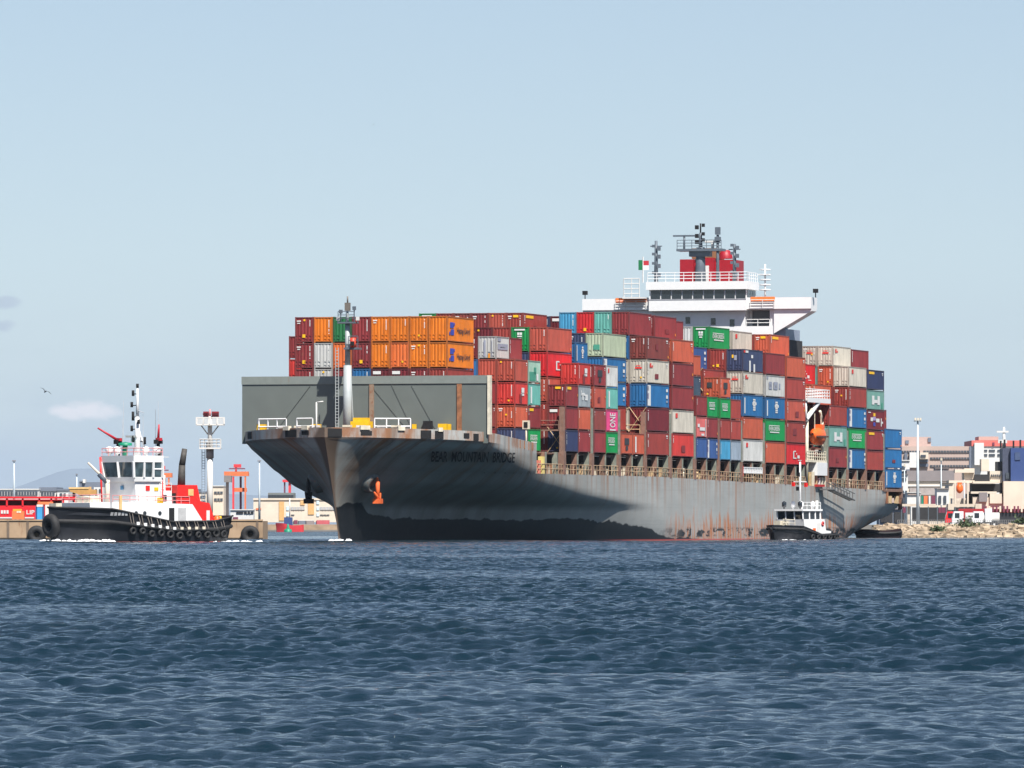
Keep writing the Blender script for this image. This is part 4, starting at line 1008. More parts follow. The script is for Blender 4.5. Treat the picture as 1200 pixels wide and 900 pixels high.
# stern: open mooring deck below a container platform
k = MB(); k.box(245.0, 258.2, -16.0, 16.0, 7.55, 8.0); sp('stern_platform', k, M_POST)
for l, q in ((247.3, 15.7), (257.6, 15.4), (257.6, 5), (257.6, -5), (257.6, -15.4), (252.5, 14.5)):
    k = MB(); k.box(l - .35, l + .35, -q - .35, -q + .35, 5.7, 7.55); sp('platform_post', k, M_RUSTY)
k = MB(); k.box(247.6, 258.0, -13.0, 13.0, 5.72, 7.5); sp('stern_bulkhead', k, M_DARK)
for l in (248.3, 250.2, 255.3):
    k = MB(); k.box(l, l + .7, -15.9, -15.3, 5.72, 6.9); sp('mooring_roller', k, M_TAN)
k = MB(); k.tube((258.3, -15.6, 4.8), (258.3, -15.6, 9.2), .35, n=8); k.box(257.9, 259.0, -15.9, -13.0, 6.6, 8.5); sp('stern_frame', k, M_POST)
# ------------------------------------------------------------------ tugs
M_TUGB = mat('tug_black', (0.014, 0.015, 0.019, 1), .38, var=.3, scale=.8)
M_RUBB = mat('fender_rubber', (0.016, 0.016, 0.017, 1), .75, var=.3)
M_TUGR = mat('tug_red', srgb(238, 40, 34, .85), .45, var=.05)
M_BOOT = mat('boot_red', (0.30, 0.06, 0.05, 1), .6, var=.3)
M_CHAIN = mat('chain_pale', (.34, .29, .25, 1), .7, var=.3)
M_GREENP = mat('green_paint', srgb(10, 140, 105, .8), .5)
def boat_hull(L, beam, zb, zm, zs, fine=.45, name='hull', m=None, parent=None):
    """rounded workboat hull with sheer; bow at x=0"""
    def zd(x): return float(np.interp(x, [0, .25*L, .6*L, .85*L, L], [zb, zb - .12*(zb - zm), zm, zm + .1, zs]))
    def bb(x, z):
        t = x / L; f = min(1, max(0, z / zb)); e = .32 + .5 * (1 - f) * fine
        u = min(1, max(0, (t + .004) / e)); b = beam/2 * (1 - (1 - u) ** 2.3)
        if t > .78: b *= math.sqrt(max(0.0, 1 - ((t - .78) / .2205) ** 2.6 * (.55 + .3 * (1 - f))))
        return b * (0.86 + .14 * f)
    h = MB(); NX, NZ = 36, 8
    for s in (1, -1):
        rows = []
        for i in range(NX + 1):
            x = L * i / NX; row = [(x, -s * bb(x, 0) * .9, -1.2)]
            for j in range(NZ + 1):
                z = zd(x) * j / NZ; rx = x + (0.035 * L * (1 - j / NZ) if i == 0 else 0)
                row.append((rx, -s * bb(x, z), z))
            rows.append(row)
        h.cur = 0; h.grid(rows, True, flip=(s > 0))
        inn = [[(x_, -s * max(0, bb(x_, zd(x_)) - .22), zd(x_)), (x_, -s * max(0, bb(x_, zd(x_)) - .22), zd(x_) - .9), (x_, 0, zd(x_) - .9)] for x_ in [L * i / NX for i in range(NX + 1)]]
        top = [[(x_, -s * bb(x_, zd(x_)), zd(x_)), (x_, -s * max(0, bb(x_, zd(x_)) - .22), zd(x_))] for x_ in [L * i / NX for i in range(NX + 1)]]
        h.grid(top, False, flip=(s > 0)); h.grid(inn, False, flip=(s > 0))
    ends = [bb(L, zd(L) * j / NZ) for j in range(NZ + 1)]
    h.grid([[(L, -ends[j], zd(L)*j/NZ), (L, ends[j], zd(L)*j/NZ)] for j in range(NZ + 1)], False)
    o = h.build(name, m, parent)
    return o, bb, zd
def belt(bb, zd, L, f0, f1, r, off, n=40, sides=(1, -1)):
    k = MB()
    for s in sides:
        pr = None
        for i in range(n + 1):
            x = L * (f0 + (f1 - f0) * i / n); z = off(x); p = Vector((x, -s * (bb(x, z) + r * .4), z))
            if pr is not None: k.tube(pr, p, r, n=8, cap=(i in (1, n)))
            pr = p
    return k

def tug_main():
    Y0 = 850; o = at(57, 0, Y0); L = 26.0; a = R(40)
    t = thing('harbour_tug', 'black hulled tug with white wheelhouse and red funnel left of the container ship', 'tug', (o.x, Y0, 0), a)
    hl, bb, zd = boat_hull(L, 8.8, 4.5, 2.75, 3.5, m=M_TUGB, parent=t)
    belt(bb, zd, L, 0.0, 1.0, .26, lambda x: zd(x) * .62).build('fender_belt', M_RUBB, hl)
    belt(bb, zd, L, 0.0, 1.0, .12, lambda x: zd(x) - .05).build('bulwark_rail', M_RUBB, hl)
    k = MB()
    for s in (1, -1):
        k.grid([[(x, -s * (bb(x, .2) + .03), -.3), (x, -s * (bb(x, .2) + .03), .32)] for x in np.linspace(5.5, 23.5, 24)], True, flip=(s > 0))
    k.build('waterline_stripe', M_BOOT, hl)
    k = MB(); k.torus((.35, 0, 2.2), .95, .55, (1, 0, .1), 20, 10); k.build('bow_fender', M_RUBB, hl)
    k = MB(); k.torus((L + .2, 0, 1.7), 1.0, .5, (1, 0, 0), 20, 10); k.build('stern_fender', M_RUBB, hl)
    for i in range(11):
        x = 9.6 + i * 1.42; z = zd(x) * .45; y = -(bb(x, z) + .22)
        k = MB(); k.torus((x, y, z - .1 + .14 * math.sin(i * 2.3)), .35 + .05 * math.sin(i * 5.1), .17, (.12 * math.sin(i * 1.7), 1, .1), 14, 8); ty = k.build('tyre_fender', M_RUBB, hl)
        k = MB(); k.tube((x - .2, y - .12, z + .4), (x - .75, -(bb(x, zd(x)) + .12), zd(x) + .05), .045, n=4); k.tube((x + .15, y - .12, z + .4), (x - .3, -(bb(x, zd(x)) + .12), zd(x) + .05), .045, n=4); k.build('chain', M_CHAIN, ty)
    for i in range(10):
        x = 10.2 + i * 1.12; z = zd(x) * .68; k = MB(); k.box(x - .22, x + .22, -bb(x, z) - .32, -bb(x, z) - .2, z - .18, z + .2); k.build('freeing_port', M_WHITE if i < 6 else M_CREAM, hl)
    for i in range(5):
        x = 6.3 + i * .5; z = 3.45; k = MB(); k.face([(x, -bb(x, z) - .06, z), (x + .36, -bb(x + .36, z) - .06, z), (x + .36, -bb(x + .36, z + .4) - .06, z + .4), (x, -bb(x, z + .4) - .06, z + .4)]); k.build('name_letter', mat('pale_name', (.4, .4, .41, 1), .6), hl)
    # deckhouse
    k = MB(); k.prism([(7.01, 2.3), (7.01, 5.1), (9.0, 5.1), (19.2, 4.85), (21.2, 2.3)], 'y', -3.45, 3.45); k.prism([(4.2, 3.4), (4.0, 5.0), (7.0, 5.1), (7.0, 3.4)], 'y', -2.9, 2.9); dh = k.build('deckhouse', M_WHITE, t)
    k = MB(); k.rail([(7.1, -3.4, 4.95), (18.8, -3.4, 4.8)], .95, .045, 1.3, 2); k.rail([(7.1, -2.8, 5.1), (4.1, -2.8, 5.0), (4.1, 2.8, 5.0)], .95, .045, 1.3, 2); k.build('deck_rail', mat('rail_pink_red', srgb(225, 150, 150, .85), .5), dh)
    for x in (8.6, 10.6, 11.9, 14.2): k = MB(); k.tube((x, -3.42, 3.75), (x, -3.50, 3.75), .26, n=12); k.build('porthole', M_GLASS, dh)
    k = MB(); k.box(15.6, 16.4, -3.5, -3.44, 2.75, 4.4); k.build('door', M_BLACK, dh)
    k = MB(); k.box(17.0, 18.2, -3.5, -3.44, 2.75, 4.4); k.build('door', mat('door_grey', srgb(190, 190, 190, .8), .5), dh)
    # tower and wheelhouse
    k = MB(); k.prism([(11.2, 4.8), (11.0, 7.6), (14.9, 7.6), (14.9, 4.8)], 'y', -2.7, 2.7); tw = k.build('tower', M_WHITE, t)
    k = MB(); k.box(10.86, 10.98, -.4, .1, 6.6, 7.1); k.build('plaque', mat('plaque_blue', srgb(90, 150, 190, .8), .5), tw)
    k = MB(); k.box(12.6, 13.2, -2.78, -2.71, 6.5, 7.1); k.build('plaque', M_TUGR, tw)
    k = MB(); k.box(13.9, 14.5, -2.78, -2.71, 6.5, 6.9); k.build('plaque', M_YELLOW, tw)
    k = MB(); k.rail([(10.8, -2.9, 7.6), (15.0, -2.9, 7.6)], 0.1, .05); k.tube((14.7, -2.75, 4.8), (14.7, -2.75, 10.5), .07, n=5); k.build('hand_rail', M_WHITE, tw)
    def ring(zb, zt, db, dt, mm, nm, par, inset=0):
        k = MB(); P = []
        for z, d in ((zb, db), (zt, dt)):
            P.append([(10.7 - d + inset, -2.95 - d + inset, z), (15.0 - inset, -2.95 - d*.5 + inset, z), (15.0 - inset, 2.95 + d*.5 - inset, z), (10.7 - d + inset, 2.95 + d - inset, z), (10.7 - d + inset, -2.95 - d + inset, z)])
        k.grid([P[0], P[1]], False, flip=True); k.face(P[1][:4]); k.face(P[0][:4][::-1])
        return k.build(nm, mm, par)
    whs = ring(7.6, 8.15, 0, .1, M_WHITE, 'wheelhouse', t)
    ring(8.15, 9.95, .1, .34, mat('tug_glass', (.05, .075, .085, 1), .06, var=.9, scale=.7, spec=.9), 'window_band', whs, .06)  # mottled glass colour stands in for reflections in the panes
    ring(9.95, 10.75, .36, .42, M_WHITE, 'wheelhouse_roof', whs)
    def leanpost(x0, y0, x1, y1, w=.2): k = MB(); k.tube((x0, y0, 8.1), (x1, y1, 10.0), w, n=4); k.build('window_post', M_WHITE, whs)
    for f in (-1, -.02, 1): leanpost(10.6, f*3.0, 10.36, f*3.2, .2)
    for x in (12.1, 13.5, 14.95): leanpost(x, -3.0, x - .05, -3.1, .2); leanpost(x, 3.0, x - .05, 3.1, .2)
    k = MB(); k.tube((13.5, -3.02, 9.1), (14.95, -3.0, 9.1), .14, n=4); k.build('window_bar', M_WHITE, whs)
    k = MB(); k.tube((10.4, 3.2, 4.9), (10.2, 3.3, 10.6), .12, n=6); k.tube((15.05, -2.9, 5), (15.05, -2.9, 8), .08, n=5); k.build('corner_pipe', M_TUGR, whs)
    k = MB(); k.rail([(10.4, -3.2, 10.75), (10.4, 3.2, 10.75)], .9, .05, 1.2, 2); k.rail([(10.4, -3.2, 10.75), (14.9, -3.1, 10.75)], .9, .05, 1.2, 2); k.build('roof_rail', MATS['rail_pink_red'], whs)
    # mast
    k = MB(); k.tube((13.4, 0, 10.7), (13.4, 0, 15.5), .42, .26, n=10); k.tube((13.4, 0, 15.5), (13.4, 0, 19.2), .2, .12, n=8); k.tube((14.2, -.9, 10.7), (13.5, 0, 14.2), .12, n=6); k.tube((14.2, .9, 10.7), (13.5, 0, 14.2), .12, n=6)
    mst = k.build('mast', M_WHITE, t)
    for x, y, z, d in ((13.0, .35, 18.4, .7), (13.1, .75, 17.0, .65), (13.1, .5, 15.6, 1.1), (13.1, .75, 14.1, .7), (13.1, .4, 12.8, .8), (13.2, -.5, 14.9, .55), (13.9, -.8, 12.6, .9), (13.4, 0, 19.3, .5)):
        k = MB(); k.tube((x, y, z - d/2), (x, y, z + d/2), .17, n=8); k.tube((x, y, z - .1), (13.4, 0, z - .1), .06, n=4); k.build('signal_lamp', M_BLACK, mst)
    k = MB(); k.box(13.0, 13.25, -.3, 1.9, 13.0, 13.25); k.tube((13.2, .8, 12.4), (13.2, .8, 13.1), .14, n=6); k.build('radar_scanner', M_WHITE_W, mst)
    k = MB()
    for x, y, z0, z1 in ((12.4, 1.5, 10.8, 17.5), (12.6, 2.0, 10.8, 15.2), (14.8, -1.8, 10.8, 16.4), (14.6, -2.6, 10.8, 17.4), (13.5, -1.0, 12.0, 15.8)): k.tube((x, y, z0), (x, y, z1), .045, .03, n=5)
    k.tube((13.4, -1.3, 16.0), (13.4, 0, 16.3), .05, n=5); k.build('whip_aerial', mat('aerial_grey', (.45, .47, .5, 1), .5), mst)
    k = MB(); k.tube((12.2, .9, 10.7), (12.2, .9, 12.1), .3, n=10); k.lathe([(.85, 0), (.85, .3), (.02, .45)], (12.2, .9, 12.0), 14); k.build('compass_stand', M_GREENP, whs)
    for x, y in ((11.0, 2.5), (11.2, 1.2), (14.4, -2.6), (14.2, -.6)):
        k = MB(); k.lathe([(.02, 1.15), (.4, 1.05), (.5, .7), (.4, .3), (.15, .2), (.15, 0)], (x, y, 10.75), 12); k.build('roof_light', M_WHITE, whs)
    for y, dz, tip in ((2.6, 0, (-2.2, .9, 1.5)), (-2.6, 0, (-.1, -.3, 1.9))):
        k = MB(); b0 = Vector((12.4 if y > 0 else 14.6, y, 10.75)); k.tube(b0, b0 + Vector((0, 0, 1.6)), .22, n=8); k.cbox(b0 + Vector((0, 0, 1.7)), (.8, .8, .5)); mn = k.build('water_cannon', M_BLACK, whs)
        k = MB(); k.tube(b0 + Vector((0, 0, 1.9)), b0 + Vector((tip[0]*1.1, tip[1], 1.9 + tip[2])), .18, .1, n=8); k.cbox(b0 + Vector((-.1, -.3, 2.0)), (.4, .8, .35)); k.build('nozzle', mat('cannon_red', srgb(190, 35, 50, .8), .5), mn)
    # foredeck crane
    k = MB(); k.tube((9.6, 1.0, 4.9), (9.6, 1.0, 7.8), .3, n=8); k.tube((9.6, 1.0, 7.6), (7.6, 2.3, 9.9), .22, .15, n=6); k.build('deck_crane', mat('crane_cream', srgb(215, 205, 190, .8), .6), t)
    k = MB(); k.tube((9.7, .95, 7.3), (8.7, 1.6, 8.5), .3, n=6); k.build('crane_jib_base', mat('jib_slate', srgb(70, 78, 92, .8), .6), t)
    k = MB(); k.box(15.0, 16.9, -2.3, 2.3, 4.8, 6.5); k.box(15.0, 16.2, -1.7, 1.7, 6.5, 7.7); ah = k.build('aft_house', M_WHITE, t)
    k = MB(); k.rail([(15.0, -2.25, 6.5), (16.9, -2.25, 6.5)], .9, .045, .9, 2); k.build('hand_rail', M_WHITE_W, ah)
    k = MB(); k.box(15.4, 16.1, -2.36, -2.31, 5.2, 6.0); k.build('window', M_GLASS, ah)
    # funnels with exhausts
    for y0, y1 in ((-3.35, -1.7), (1.7, 3.35)):
        k = MB(); k.prism([(17.0, 4.7), (17.0, 7.2), (20.0, 7.2), (20.5, 5.2), (21.9, 5.0), (22.9, 2.4), (20.9, 2.4), (19.3, 4.7)], 'y', y0, y1); f_ = k.build('funnel', M_TUGR, t)
        k = MB(); yc = (y0 + y1) / 2; k.tube((18.2, yc, 7.1), (18.3, yc, 9.6), .5, .42, n=10); k.tube((18.3, yc, 9.6), (18.7, yc, 11.6), .42, .34, n=10); k.build('exhaust_pipe', mat('exhaust_soot', (.05, .045, .04, 1), .7, var=.5), f_)
        if y0 < 0:
            k = MB(); k.box(18.6, 19.4, y0 - .06, y0 - .01, 5.9, 6.7); k.build('emblem', mat('emblem_tan', srgb(230, 185, 120, .85), .6), f_)
            k = MB(); k.box(21.4, 21.9, y0 - .06, y0 - .01, 2.7, 4.1); k.build('vent_grille', M_WHITE_W, f_)
    k = MB(); k.box(16.95, 17.6, -3.0, -2.2, 4.9, 6.2); k.build('engine_vent', M_BLACK, t)
    k = MB(); k.tube((16.6, -1.2, 5), (16.6, -1.2, 8.4), .12, n=6); k.tube((17.6, -2.9, 4.8), (17.6, -2.9, 6.2), .1, n=5); k.box(15.8, 16.8, .5, 1.6, 5, 7.2); k.build('aft_locker', M_WHITE, t)
    k = MB(); k.cbox((14.6, -3.0, 5.3), (.5, .5, .7)); k.build('yellow_box', M_YELLOW, t)
    # towing deck
    k = MB(); k.tube((23.6, -2.0, 2.0), (23.6, 2.0, 2.0), .8, n=14); k.cbox((23.6, -2.3, 2.2), (1.4, .3, 2.2)); k.build('towing_winch', M_GREENP, t)
    k = MB(); k.lathe([(.02, 1.5), (.3, 1.4), (.45, .9), (.42, .4), (.2, 0)], (23.4, -2.9, 2.0), 12); k.build('orange_float', M_ORANGE, t)
    for y in (-1.4, 1.4): k = MB(); k.tube((25.0, y, 1.8), (25.0, y, 3.4), .2, n=8); k.build('towing_post', M_YELLOW, t)
    k = MB(); k.box(5.0, 6.8, -1.4, 1.4, 4.9, 5.7); k.tube((5.9, -1.8, 5.3), (5.9, 1.8, 5.3), .55, n=12); k.build('bow_winch', M_CREAM, t)
    k = MB(); k.cbox((1.6, .8, 4.6), (.9, 1.4, .7)); k.build('mooring_bitt', M_CREAM, t)
    k = MB(); k.box(8.0, 8.35, -3.62, -3.46, 3.6, 5.9); k.build('side_ladder', mat('ladder_amber', srgb(235, 190, 130, .85), .6), t)
tug_main()

def tug_small():
    Y0 = 940; o = at(905, 0, Y0); a = R(54); L = 13.0
    t = thing('pilot_tug', 'small black tug with white wheelhouse and thin mast close beside the ship near its stern', 'tug', (o.x, Y0, 0), a)
    hl, bb, zd = boat_hull(L, 6.0, 2.35, 1.15, 1.3, fine=.3, m=M_TUGB, parent=t)
    belt(bb, zd, L, 0, 1, .16, lambda x: zd(x) * .8).build('fender_belt', M_RUBB, hl)
    for i in range(6):
        x = 5.5 + i*1.4; z = .7; k = MB(); k.torus((x, -(bb(x, z) + .15), z), .3, .15, (0, 1, 0), 12, 6); k.build('tyre_fender', M_RUBB, hl)
    k = MB(); k.prism([(2.6, 1.7), (2.4, 3.1), (7.4, 3.1), (7.8, 1.6), (9.0, 1.5), (9.0, .6), (4.2, .6), (4.2, 1.7)], 'y', -2.2, 2.2); dh = k.build('deckhouse', M_WHITE, t)
    k = MB(); k.box(5.6, 6.3, -2.27, -2.21, 1.2, 2.6); k.build('door', M_WHITE_W, dh)
    k = MB(); k.lathe([(.2, -.08), (.34, 0), (.2, .08)], (0, 0, 0), 14, Matrix.Translation((6.9, -2.28, 2.5)) @ Matrix.Rotation(R(90), 4, 'X')); k.build('life_ring', M_TUGR, dh)
    k = MB(); k.box(4.6, 5.2, -2.27, -2.21, 1.4, 1.9); k.build('plaque', M_ORANGE, dh)
    k = MB(); k.prism([(2.45, 3.1), (2.3, 4.2), (6.5, 4.2), (6.5, 3.1)], 'y', -2.05, 2.05); wh_ = k.build('wheelhouse', M_GLASS, t)
    k = MB(); k.box(2.0, 6.8, -2.3, 2.3, 4.2, 4.45); k.build('wheelhouse_roof', M_WHITE, wh_)
    k = MB()
    for x, y in ((2.36, -2.06), (2.36, -.7), (2.36, .7), (2.36, 2.06), (3.9, -2.07), (5.3, -2.07), (6.5, -2.07)): k = MB(); k.tube((x + .07, y, 3.1), (x - .07 if x < 3 else x, y, 4.2), .12, n=4); k.build('window_post', M_WHITE, wh_)
    k = MB(); k.tube((4.5, -.2, 4.4), (4.5, -.2, 10.8), .17, .12, n=8); k.tube((4.5, -1.2, 8.1), (4.5, .8, 8.1), .07, n=5); ms = k.build('mast', M_WHITE, t)
    for y, z, m in ((-1.2, 7.7, M_TUGR), (.8, 7.8, M_TUGR), (-.1, 9.1, M_BLACK), (.1, 7.2, M_BLACK)): k = MB(); k.cbox((4.4, y, z), (.35, .35, .55)); k.build('signal_lamp', m, ms)
    for x, y in ((2.9, 1.3), (3.0, -1.2), (5.9, -1.3), (6.3, .8), (5.2, 1.4)): k = MB(); k.lathe([(.02, 1.1), (.32, .9), (.32, .3), (.12, .2), (.12, 0)], (x, y, 4.45), 10); k.build('roof_light', random.choice([M_WHITE, M_WHITE, M_GLASS]), wh_)
    k = MB(); k.rail([(2.2, -2.1, 4.45), (6.6, -2.1, 4.45)], .9, .04, 1, 2); k.build('roof_rail', M_WHITE, wh_)
    k = MB(); k.tube((6.9, -1.3, 2.9), (6.9, -1.3, 5.6), .2, n=8); k.build('exhaust_pipe', M_WHITE_W, t)
    for x, y in ((1.1, -.4), (1.9, .5), (1.6, -1.0)): k = MB(); k.cbox((x, y, 2.5), (.6, .6, .8)); k.build('mooring_bitt', M_CREAM, t)
    k = MB(); k.rail([(.8, -1.2, 2.2), (2.3, -2.1, 2.1)], .9, .04, .7, 2); k.build('bow_rail', M_CREAM, t)
tug_small()
for ch in bpy.data.objects['pilot_tug'].children:
    if not ch.name.startswith(('hull', 'bow_rail', 'mooring_bitt')): ch.location.x += 1.9          # house set back from the stem
o = at(1002, 0, 1106)
t3 = thing('line_boat', 'low dark workboat hull half hidden under the stern of the container ship', 'boat', (o.x, 1106, 0), R(12))
hl3, bb3, zd3 = boat_hull(7.2, 3.4, 1.7, 1.45, 1.75, m=mat('workboat_dark', (.03, .014, .016, 1), .5), parent=t3)
belt(bb3, zd3, 7.2, 0, 1, .22, lambda x: zd3(x) * .7).build('fender_belt', M_RUBB, hl3)
k = MB(); k.torus((7.25, 0, 1.0), .5, .3, (1, 0, 0), 14, 8); k.build('stern_fender', M_RUBB, hl3)

# foam where hulls cut the water
M_FOAM = mat('foam_white', (.78, .80, .82, 1), .8, var=.1)
def foam(name, label, pts, n, spread, hmax, seed):
    rf = random.Random(seed); k = MB()
    for i in range(n):
        t = rf.random(); a, b = pts[0], pts[1]; p = Vector(a).lerp(Vector(b), t); s = rf.uniform(.15, .6)
        c = p + Vector((rf.gauss(0, spread[0]), rf.gauss(0, spread[1]), 0)); hgt = hmax * rf.uniform(.15, 1) ** 1.6; s *= .9
        k.lathe([(s, -.15), (s * .9, hgt * .4), (s * .5, hgt * .85), (.02, hgt)], c, 7)
    o = k.build(name, M_FOAM); o.location.z = 0.22; tag(o, label, 'foam', kind='stuff')
T = Matrix.Translation((at(57, 0, 850).x, 850, 0)) @ Matrix.Rotation(R(40), 4, 'Z')
foam('bow_foam', 'white bow wave foam along the black tug', (T @ Vector((-.6, -.4, 0)), T @ Vector((6.0, -4.2, 0))), 110, (.6, .7), .42, 1)
foam('stern_foam', 'white wash behind the stern of the black tug', (T @ Vector((22.5, -4.4, 0)), T @ Vector((30, -2.5, 0))), 36, (.9, .8), .24, 2)
foam('stem_foam', 'white foam at the stem of the container ship', (SHIP_M @ Vector((2.6, .3, 0)), SHIP_M @ Vector((4.4, -.9, 0))), 40, (.25, .25), .42, 3)
T2 = Matrix.Translation((at(893, 0, 940).x, 940, 0)) @ Matrix.Rotation(R(30), 4, 'Z')
foam('wash_foam', 'white wash beside the small tug at the ship side', (T2 @ Vector((.5, -1.4, 0)), T2 @ Vector((10, -3, 0))), 34, (.5, .5), .2, 4)
# ------------------------------------------------------------------ shore: land, quays, hills
M_CONC = mat('quay_concrete', srgb(176, 150, 122, .8), .85, var=.25, scale=.4, streak=.3, bump=.3)
M_LAND = mat('yard_ground', srgb(150, 145, 138, .6), .9, var=.2, scale=.05)
M_HILL = mat('hill_scrub', (.10, .12, .13, 1), .95, var=.3, scale=.001)
M_BWHITE = mat('building_white', srgb(235, 234, 230, .72), .7, var=.05)
M_BCREAM = mat('building_cream', srgb(242, 226, 205, .68), .75, var=.08, scale=.3)
M_BPINK = mat('building_pinkish', srgb(205, 182, 170, .68), .8, var=.06, scale=.2)
M_BGREY = mat('building_grey', srgb(112, 120, 134, .8), .7, var=.08, scale=.2)
M_ROOFG = mat('roof_grey', srgb(140, 132, 132, .8), .7, var=.1, scale=.3)
M_ROOFR = mat('roof_coral', srgb(222, 110, 100, .85), .7, var=.06)
M_BTAN = mat('wall_tan', srgb(215, 170, 110, .85), .75, var=.1)
M_WIN = mat('far_window', (.055, .065, .08, 1), .3, var=.2)
M_CRRED = mat('crane_red', srgb(222, 60, 66, .85), .6, var=.08)
M_CRMAR = mat('crane_maroon', srgb(120, 52, 76, .8), .6, var=.1)
M_CRORA = mat('crane_orange', srgb(228, 120, 70, .85), .6, var=.1)
M_NAVYB = mat('ship_navy', srgb(56, 78, 130, .8), .5, var=.05)
M_SHRED = mat('vessel_red', srgb(232, 34, 44, .85), .5, var=.08)
M_LMAST = mat('light_mast_pale', srgb(205, 215, 220, .85), .5, var=.05)

def land(name, pts, z, label):
    k = MB(); n = len(pts); k.prism([(p[0], p[1]) for p in pts], 'z', -2.0, z)
    return tag(k.build(name, M_LAND, None), label, kind='structure')
def X(px, Y): return (px - 600) * Y / FPX
def Zy(y, Y): return CAM_Z + (YH - y) * Y / FPX
land('quay_ground', [(X(1040, 1235), 1235), (400, 1235), (900, 4000), (X(1040, 4000), 4000)], 1.9, 'flat harbour yard behind the rocks')
land('far_shore', [(-1200, 2700), (X(1040, 2700), 2700), (500, 6000), (-1200, 6000)], 2.6, 'flat container terminal ground across the water')
# hills far away
def hills():
    pts = []
    Y = 80000; k = MB()
    prof = [(-60, 575), (5, 570), (20, 565), (38, 558), (55, 552), (72, 548), (95, 547.5), (105, 549), (122, 556), (140, 566), (200, 575), (300, 580), (420, 590)]
    rows = []
    for px, y in prof:
        x = X(px, Y); z = Zy(y, Y); jit = math.sin(px * .3) * 4
        rows.append([(x, Y, z * 0.0 - 5), (x, Y + 600, z * .5 + jit), (x, Y + 1800, z + jit * .4), (x, Y + 3500, z * .7), (x, Y + 6000, -5)])
    k.grid(rows, True)
    tag(k.build('hills', M_HILL), 'distant hills on the far shore', kind='structure')
hills()

# ---- left quay behind the tug
k = MB(); Yq = 985
k.box(X(-40, Yq), X(308, Yq), Yq, Yq + 20, -2, Zy(610.5, Yq)); qw = k.build('quay_wall', M_CONC); tag(qw, 'weathered tan concrete quay wall behind the large tug', 'quay wall')
k = MB()
for px in (-10, 8, 31, 60, 100, 140, 180, 220, 262, 300): k.box(X(px, Yq), X(px, Yq) + .35, Yq - .06, Yq - .01, 0, Zy(611, Yq))
k.build('joint', mat('joint_dark', (.16, .12, .09, 1), .9), qw)
k = MB(); k.box(X(-40, Yq), X(308, Yq), Yq - .16, Yq - .01, -.2, .55); k.build('tide_band', mat('weed_dark', (.055, .045, .035, 1), .9, var=.4), qw)
k = MB(); k.box(X(-40, Yq), X(308, Yq), Yq - .12, Yq + .8, Zy(610.5, Yq), Zy(610.5, Yq) + .22); k.build('coping', M_CONC, qw)
for px, lb_ in ((43, 'big black tyre fender on the quay wall left of the tug bow'), (293, 'big black tyre fender on the quay wall right of the tug stern')):
    k = MB(); k.torus((X(px, Yq - .6), Yq - .6, .95), .82, .5, (0, 1, 0), 24, 12); o = k.build('tyre_fender', M_RUBB); tag(o, lb_, 'fender', 'tyre fenders on the quay wall')
    k = MB(); k.torus((X(px, Yq - .6), Yq - .75, .95), .45, .12, (0, 1, 0), 16, 6); k.build('inner_rim', M_BLACK, o)

# ---- red vessel moored left
Yr = 1060; rv = thing('red_vessel', 'red vessel with white lettering moored behind the tan quay at the left edge', 'ship', (X(40, Yr), Yr, 0))
def loc(k, name, m, par, org): # geometry was given in world coordinates
    k.v = [(v[0] - org.x, v[1] - org.y, v[2] - org.z) for v in k.v]
    return k.build(name, m, par)
def wbox(px0, px1, y0, y1, Y, dY, k=None):
    k = k or MB(); k.box(X(px0, Y), X(px1, Y), Y, Y + dY, Zy(y1, Y), Zy(y0, Y)); return k
hv = loc(wbox(-60, 92, 592.5, 618, Yr, 9), 'hull', M_SHRED, rv, rv.location)
k = wbox(-60, 95, 582, 584.2, Yr - .2, 9.5); k = wbox(-60, 95, 585.2, 586.2, Yr - .1, .3, k); loc(k, 'upper_deck', M_SHRED, rv, rv.location)
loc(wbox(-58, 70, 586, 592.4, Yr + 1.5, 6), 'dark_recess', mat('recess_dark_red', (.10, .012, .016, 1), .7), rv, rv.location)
for px in (-30, -10, 8, 26.5, 46, 60, 74, 88): loc(wbox(px - 1, px + 1, 584, 592.6, Yr - .1, .5), 'deck_post', M_SHRED, rv, rv.location)
tv, tf = text_geom('SHIP', .02); k = MB()
for s_, px0, px1 in (('LIP', 31, 40.5),):
    tv, tf = text_geom(s_, .02); b = len(k.v)
    k.v += [(X(px0 + x * (px1 - px0), Yr - .06), Yr - .06, Zy(602.8 - 5 * y, Yr)) for x, y in tv]
    for f in tf: k.f.append(tuple(b + i for i in f)); k.mi.append(0); k.sm.append(False)
for a_ in (1, 4.2, 7.6): wbox(a_, a_ + 2.4, 598, 602, Yr - .08, .05, k)
loc(k, 'lettering', M_WHITE_W, rv, rv.location)
k = wbox(-60, 40, 606, 607.6, Yr - .08, .1); loc(k, 'white_stripe', M_WHITE_W, rv, rv.location)
Yo = 1000
def solid(name, label, cat, parts, org_px, Y, group=None):
    """parts: (name, material, px0, px1, y0, y1, dYfront, depth)"""
    t = thing(name, label, cat, (X(org_px, Y), Y, 0), 0, group)
    for nm, m, a, b, c, d, f, dep in parts: loc(wbox(a, b, c, d, Y + f, dep), nm, m, t, t.location)
    return t
solid('quay_generator', 'orange machine standing on the quay in front of the red vessel', 'machine', [('body', M_CRORA, 14, 28, 599, 609, 0, 2), ('hood', mat('hood_orange', srgb(255, 160, 50, .85), .5), 15, 25, 596.5, 599, .2, 1.6), ('panel', M_CREAM, 19.5, 24.5, 598.8, 601, -.06, .05), ('wheel', M_BLACK, 17, 19, 608.5, 610.4, -.1, 2.1), ('wheel', M_BLACK, 23, 25, 608.5, 610.4, -.1, 2.1)], 20, Yo)
